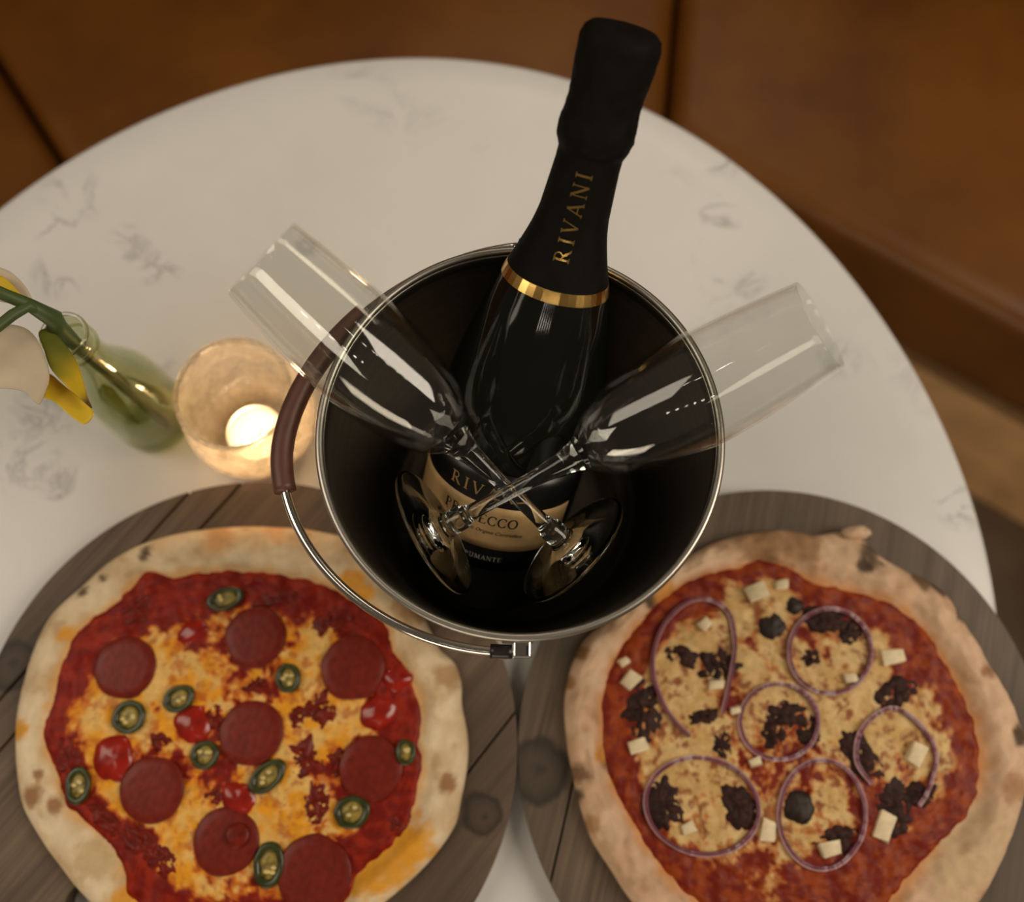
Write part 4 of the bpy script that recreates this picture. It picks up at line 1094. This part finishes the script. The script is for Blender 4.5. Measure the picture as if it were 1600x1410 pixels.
tube('side_stem', [W(70, 492, 0.184), W(45, 478, 0.191), W(20, 492, 0.194), W(-15, 520, 0.20), W(-60, 560, 0.205)], [0.0030, 0.0032, 0.0030, 0.0028, 0.0026], M['stem'], flower, 12)
sheet('cream_petal', dense([(-60, 560), (-20, 530), (10, 508), (45, 516), (66, 548), (76, 588), (66, 622), (57, 631), (38, 612), (0, 606), (-40, 610)]), lambda x, y: 0.186 - 0.00035 * max(0, x) * 0.3 - 0.00004 * (y - 560) ** 2 * 0.05, 0.0012, M['petal_cream'], flower, fl_loc)
sheet('cream_petal', dense([(-40, 415), (-5, 417), (18, 426), (38, 446), (48, 468), (30, 474), (-10, 468), (-50, 450)]), lambda x, y: 0.182, 0.0012, M['petal_cream'], flower, fl_loc)
sheet('yellow_petal', dense([(-40, 425), (0, 430), (22, 448), (34, 464), (20, 470), (-10, 462), (-45, 450)]), lambda x, y: 0.188, 0.0012, M['petal_yellow'], flower, fl_loc)
sheet('yellow_petal', dense([(76, 584), (64, 606), (67, 620), (84, 627), (110, 650), (129, 662), (141, 655), (144, 641), (122, 620), (97, 600)]), lambda x, y: 0.165 - 0.00006 * (x - 70), 0.0014, M['petal_yellow'], flower, fl_loc)
lf = sheet('olive_leaf', dense([(60, 520), (76, 514), (96, 532), (117, 560), (128, 590), (136, 620), (143, 638), (124, 622), (98, 598), (78, 574), (68, 545)]), lambda x, y: 0.176 - 0.00007 * (x - 60), 0.0012, M['leaf_two_tone'], flower, fl_loc)
p0, p1 = P(66, 530, 0.175) - fl_loc, P(136, 625, 0.17) - fl_loc
cc = []
for q in lf.data.vertices:
    d = Vector((p1.x - p0.x, p1.y - p0.y)); t = (Vector((q.co.x - p0.x, q.co.y - p0.y))).dot(d) / d.length_squared
    t += 0.15 * noise.noise(q.co * 90)
    cc.append(lerp3(lerp3((0.13, 0.14, 0.012), (0.55, 0.36, 0.010), sstep(0.25, 0.75, t)), (0.10, 0.05, 0.012), sstep(0.88, 1.02, t)))
set_col(lf, cc)
# greenery standing in the water inside the vase
def inner_leaf(name, pts, wd, parent, mat):
    v = []; f = []
    m = len(pts)
    for i, p in enumerate(pts):
        t = (Vector(pts[min(i + 1, m - 1)]) - Vector(pts[max(i - 1, 0)])).normalized()
        n_ = t.cross(Vector((0.3, 0.9, 0.1))).normalized()
        ww = wd * math.sin(PI * (i + 0.6) / (m + 0.2))
        up_ = n_.cross(t)
        for s, o_ in ((-1, 0), (-0.5, -0.0006), (0, -0.0010), (0.5, -0.0006), (1, 0), (0.5, 0.0004), (0, 0.0002), (-0.5, 0.0004)):
            v.append(Vector(p) + n_ * ww * s + up_ * o_)
    for i in range(m - 1):
        for k in range(8): f.append((i * 8 + k, i * 8 + (k + 1) % 8, (i + 1) * 8 + (k + 1) % 8, (i + 1) * 8 + k))
    f.append(tuple(range(8))[::-1]); f.append(tuple((m - 1) * 8 + k for k in range(8)))
    return mesh_obj(name, v, f, mat, parent)
inner_leaf('submerged_leaf', [(-0.008, -0.008, 0.012), (-0.010, -0.008, 0.03), (-0.009, -0.007, 0.05), (-0.007, -0.006, 0.064), (-0.004, -0.004, 0.078)], 0.0105, flower, M['leaf_green'])
inner_leaf('submerged_leaf', [(0.009, 0.007, 0.01), (0.011, 0.008, 0.03), (0.009, 0.008, 0.05), (0.005, 0.006, 0.068)], 0.0095, flower, M['leaf_green'])
sp = thing('cut_stem', 'second green stem standing inside the glass vase', 'stem', fl_loc)
tube('stalk', [(-0.012, 0.010, 0.0), (-0.008, 0.007, 0.06), (-0.005, 0.0042, 0.11), (-0.0048, 0.0040, 0.135), (-0.0046, 0.0038, 0.147)], [0.0024, 0.0024, 0.0022, 0.0022, 0.0014], M['stem'], sp, 12)
inner_leaf('leaf_blade', [(-0.009, 0.009, 0.02), (-0.011, 0.012, 0.035), (-0.010, 0.013, 0.05), (-0.007, 0.011, 0.064)], 0.006, sp, M['leaf_green'])
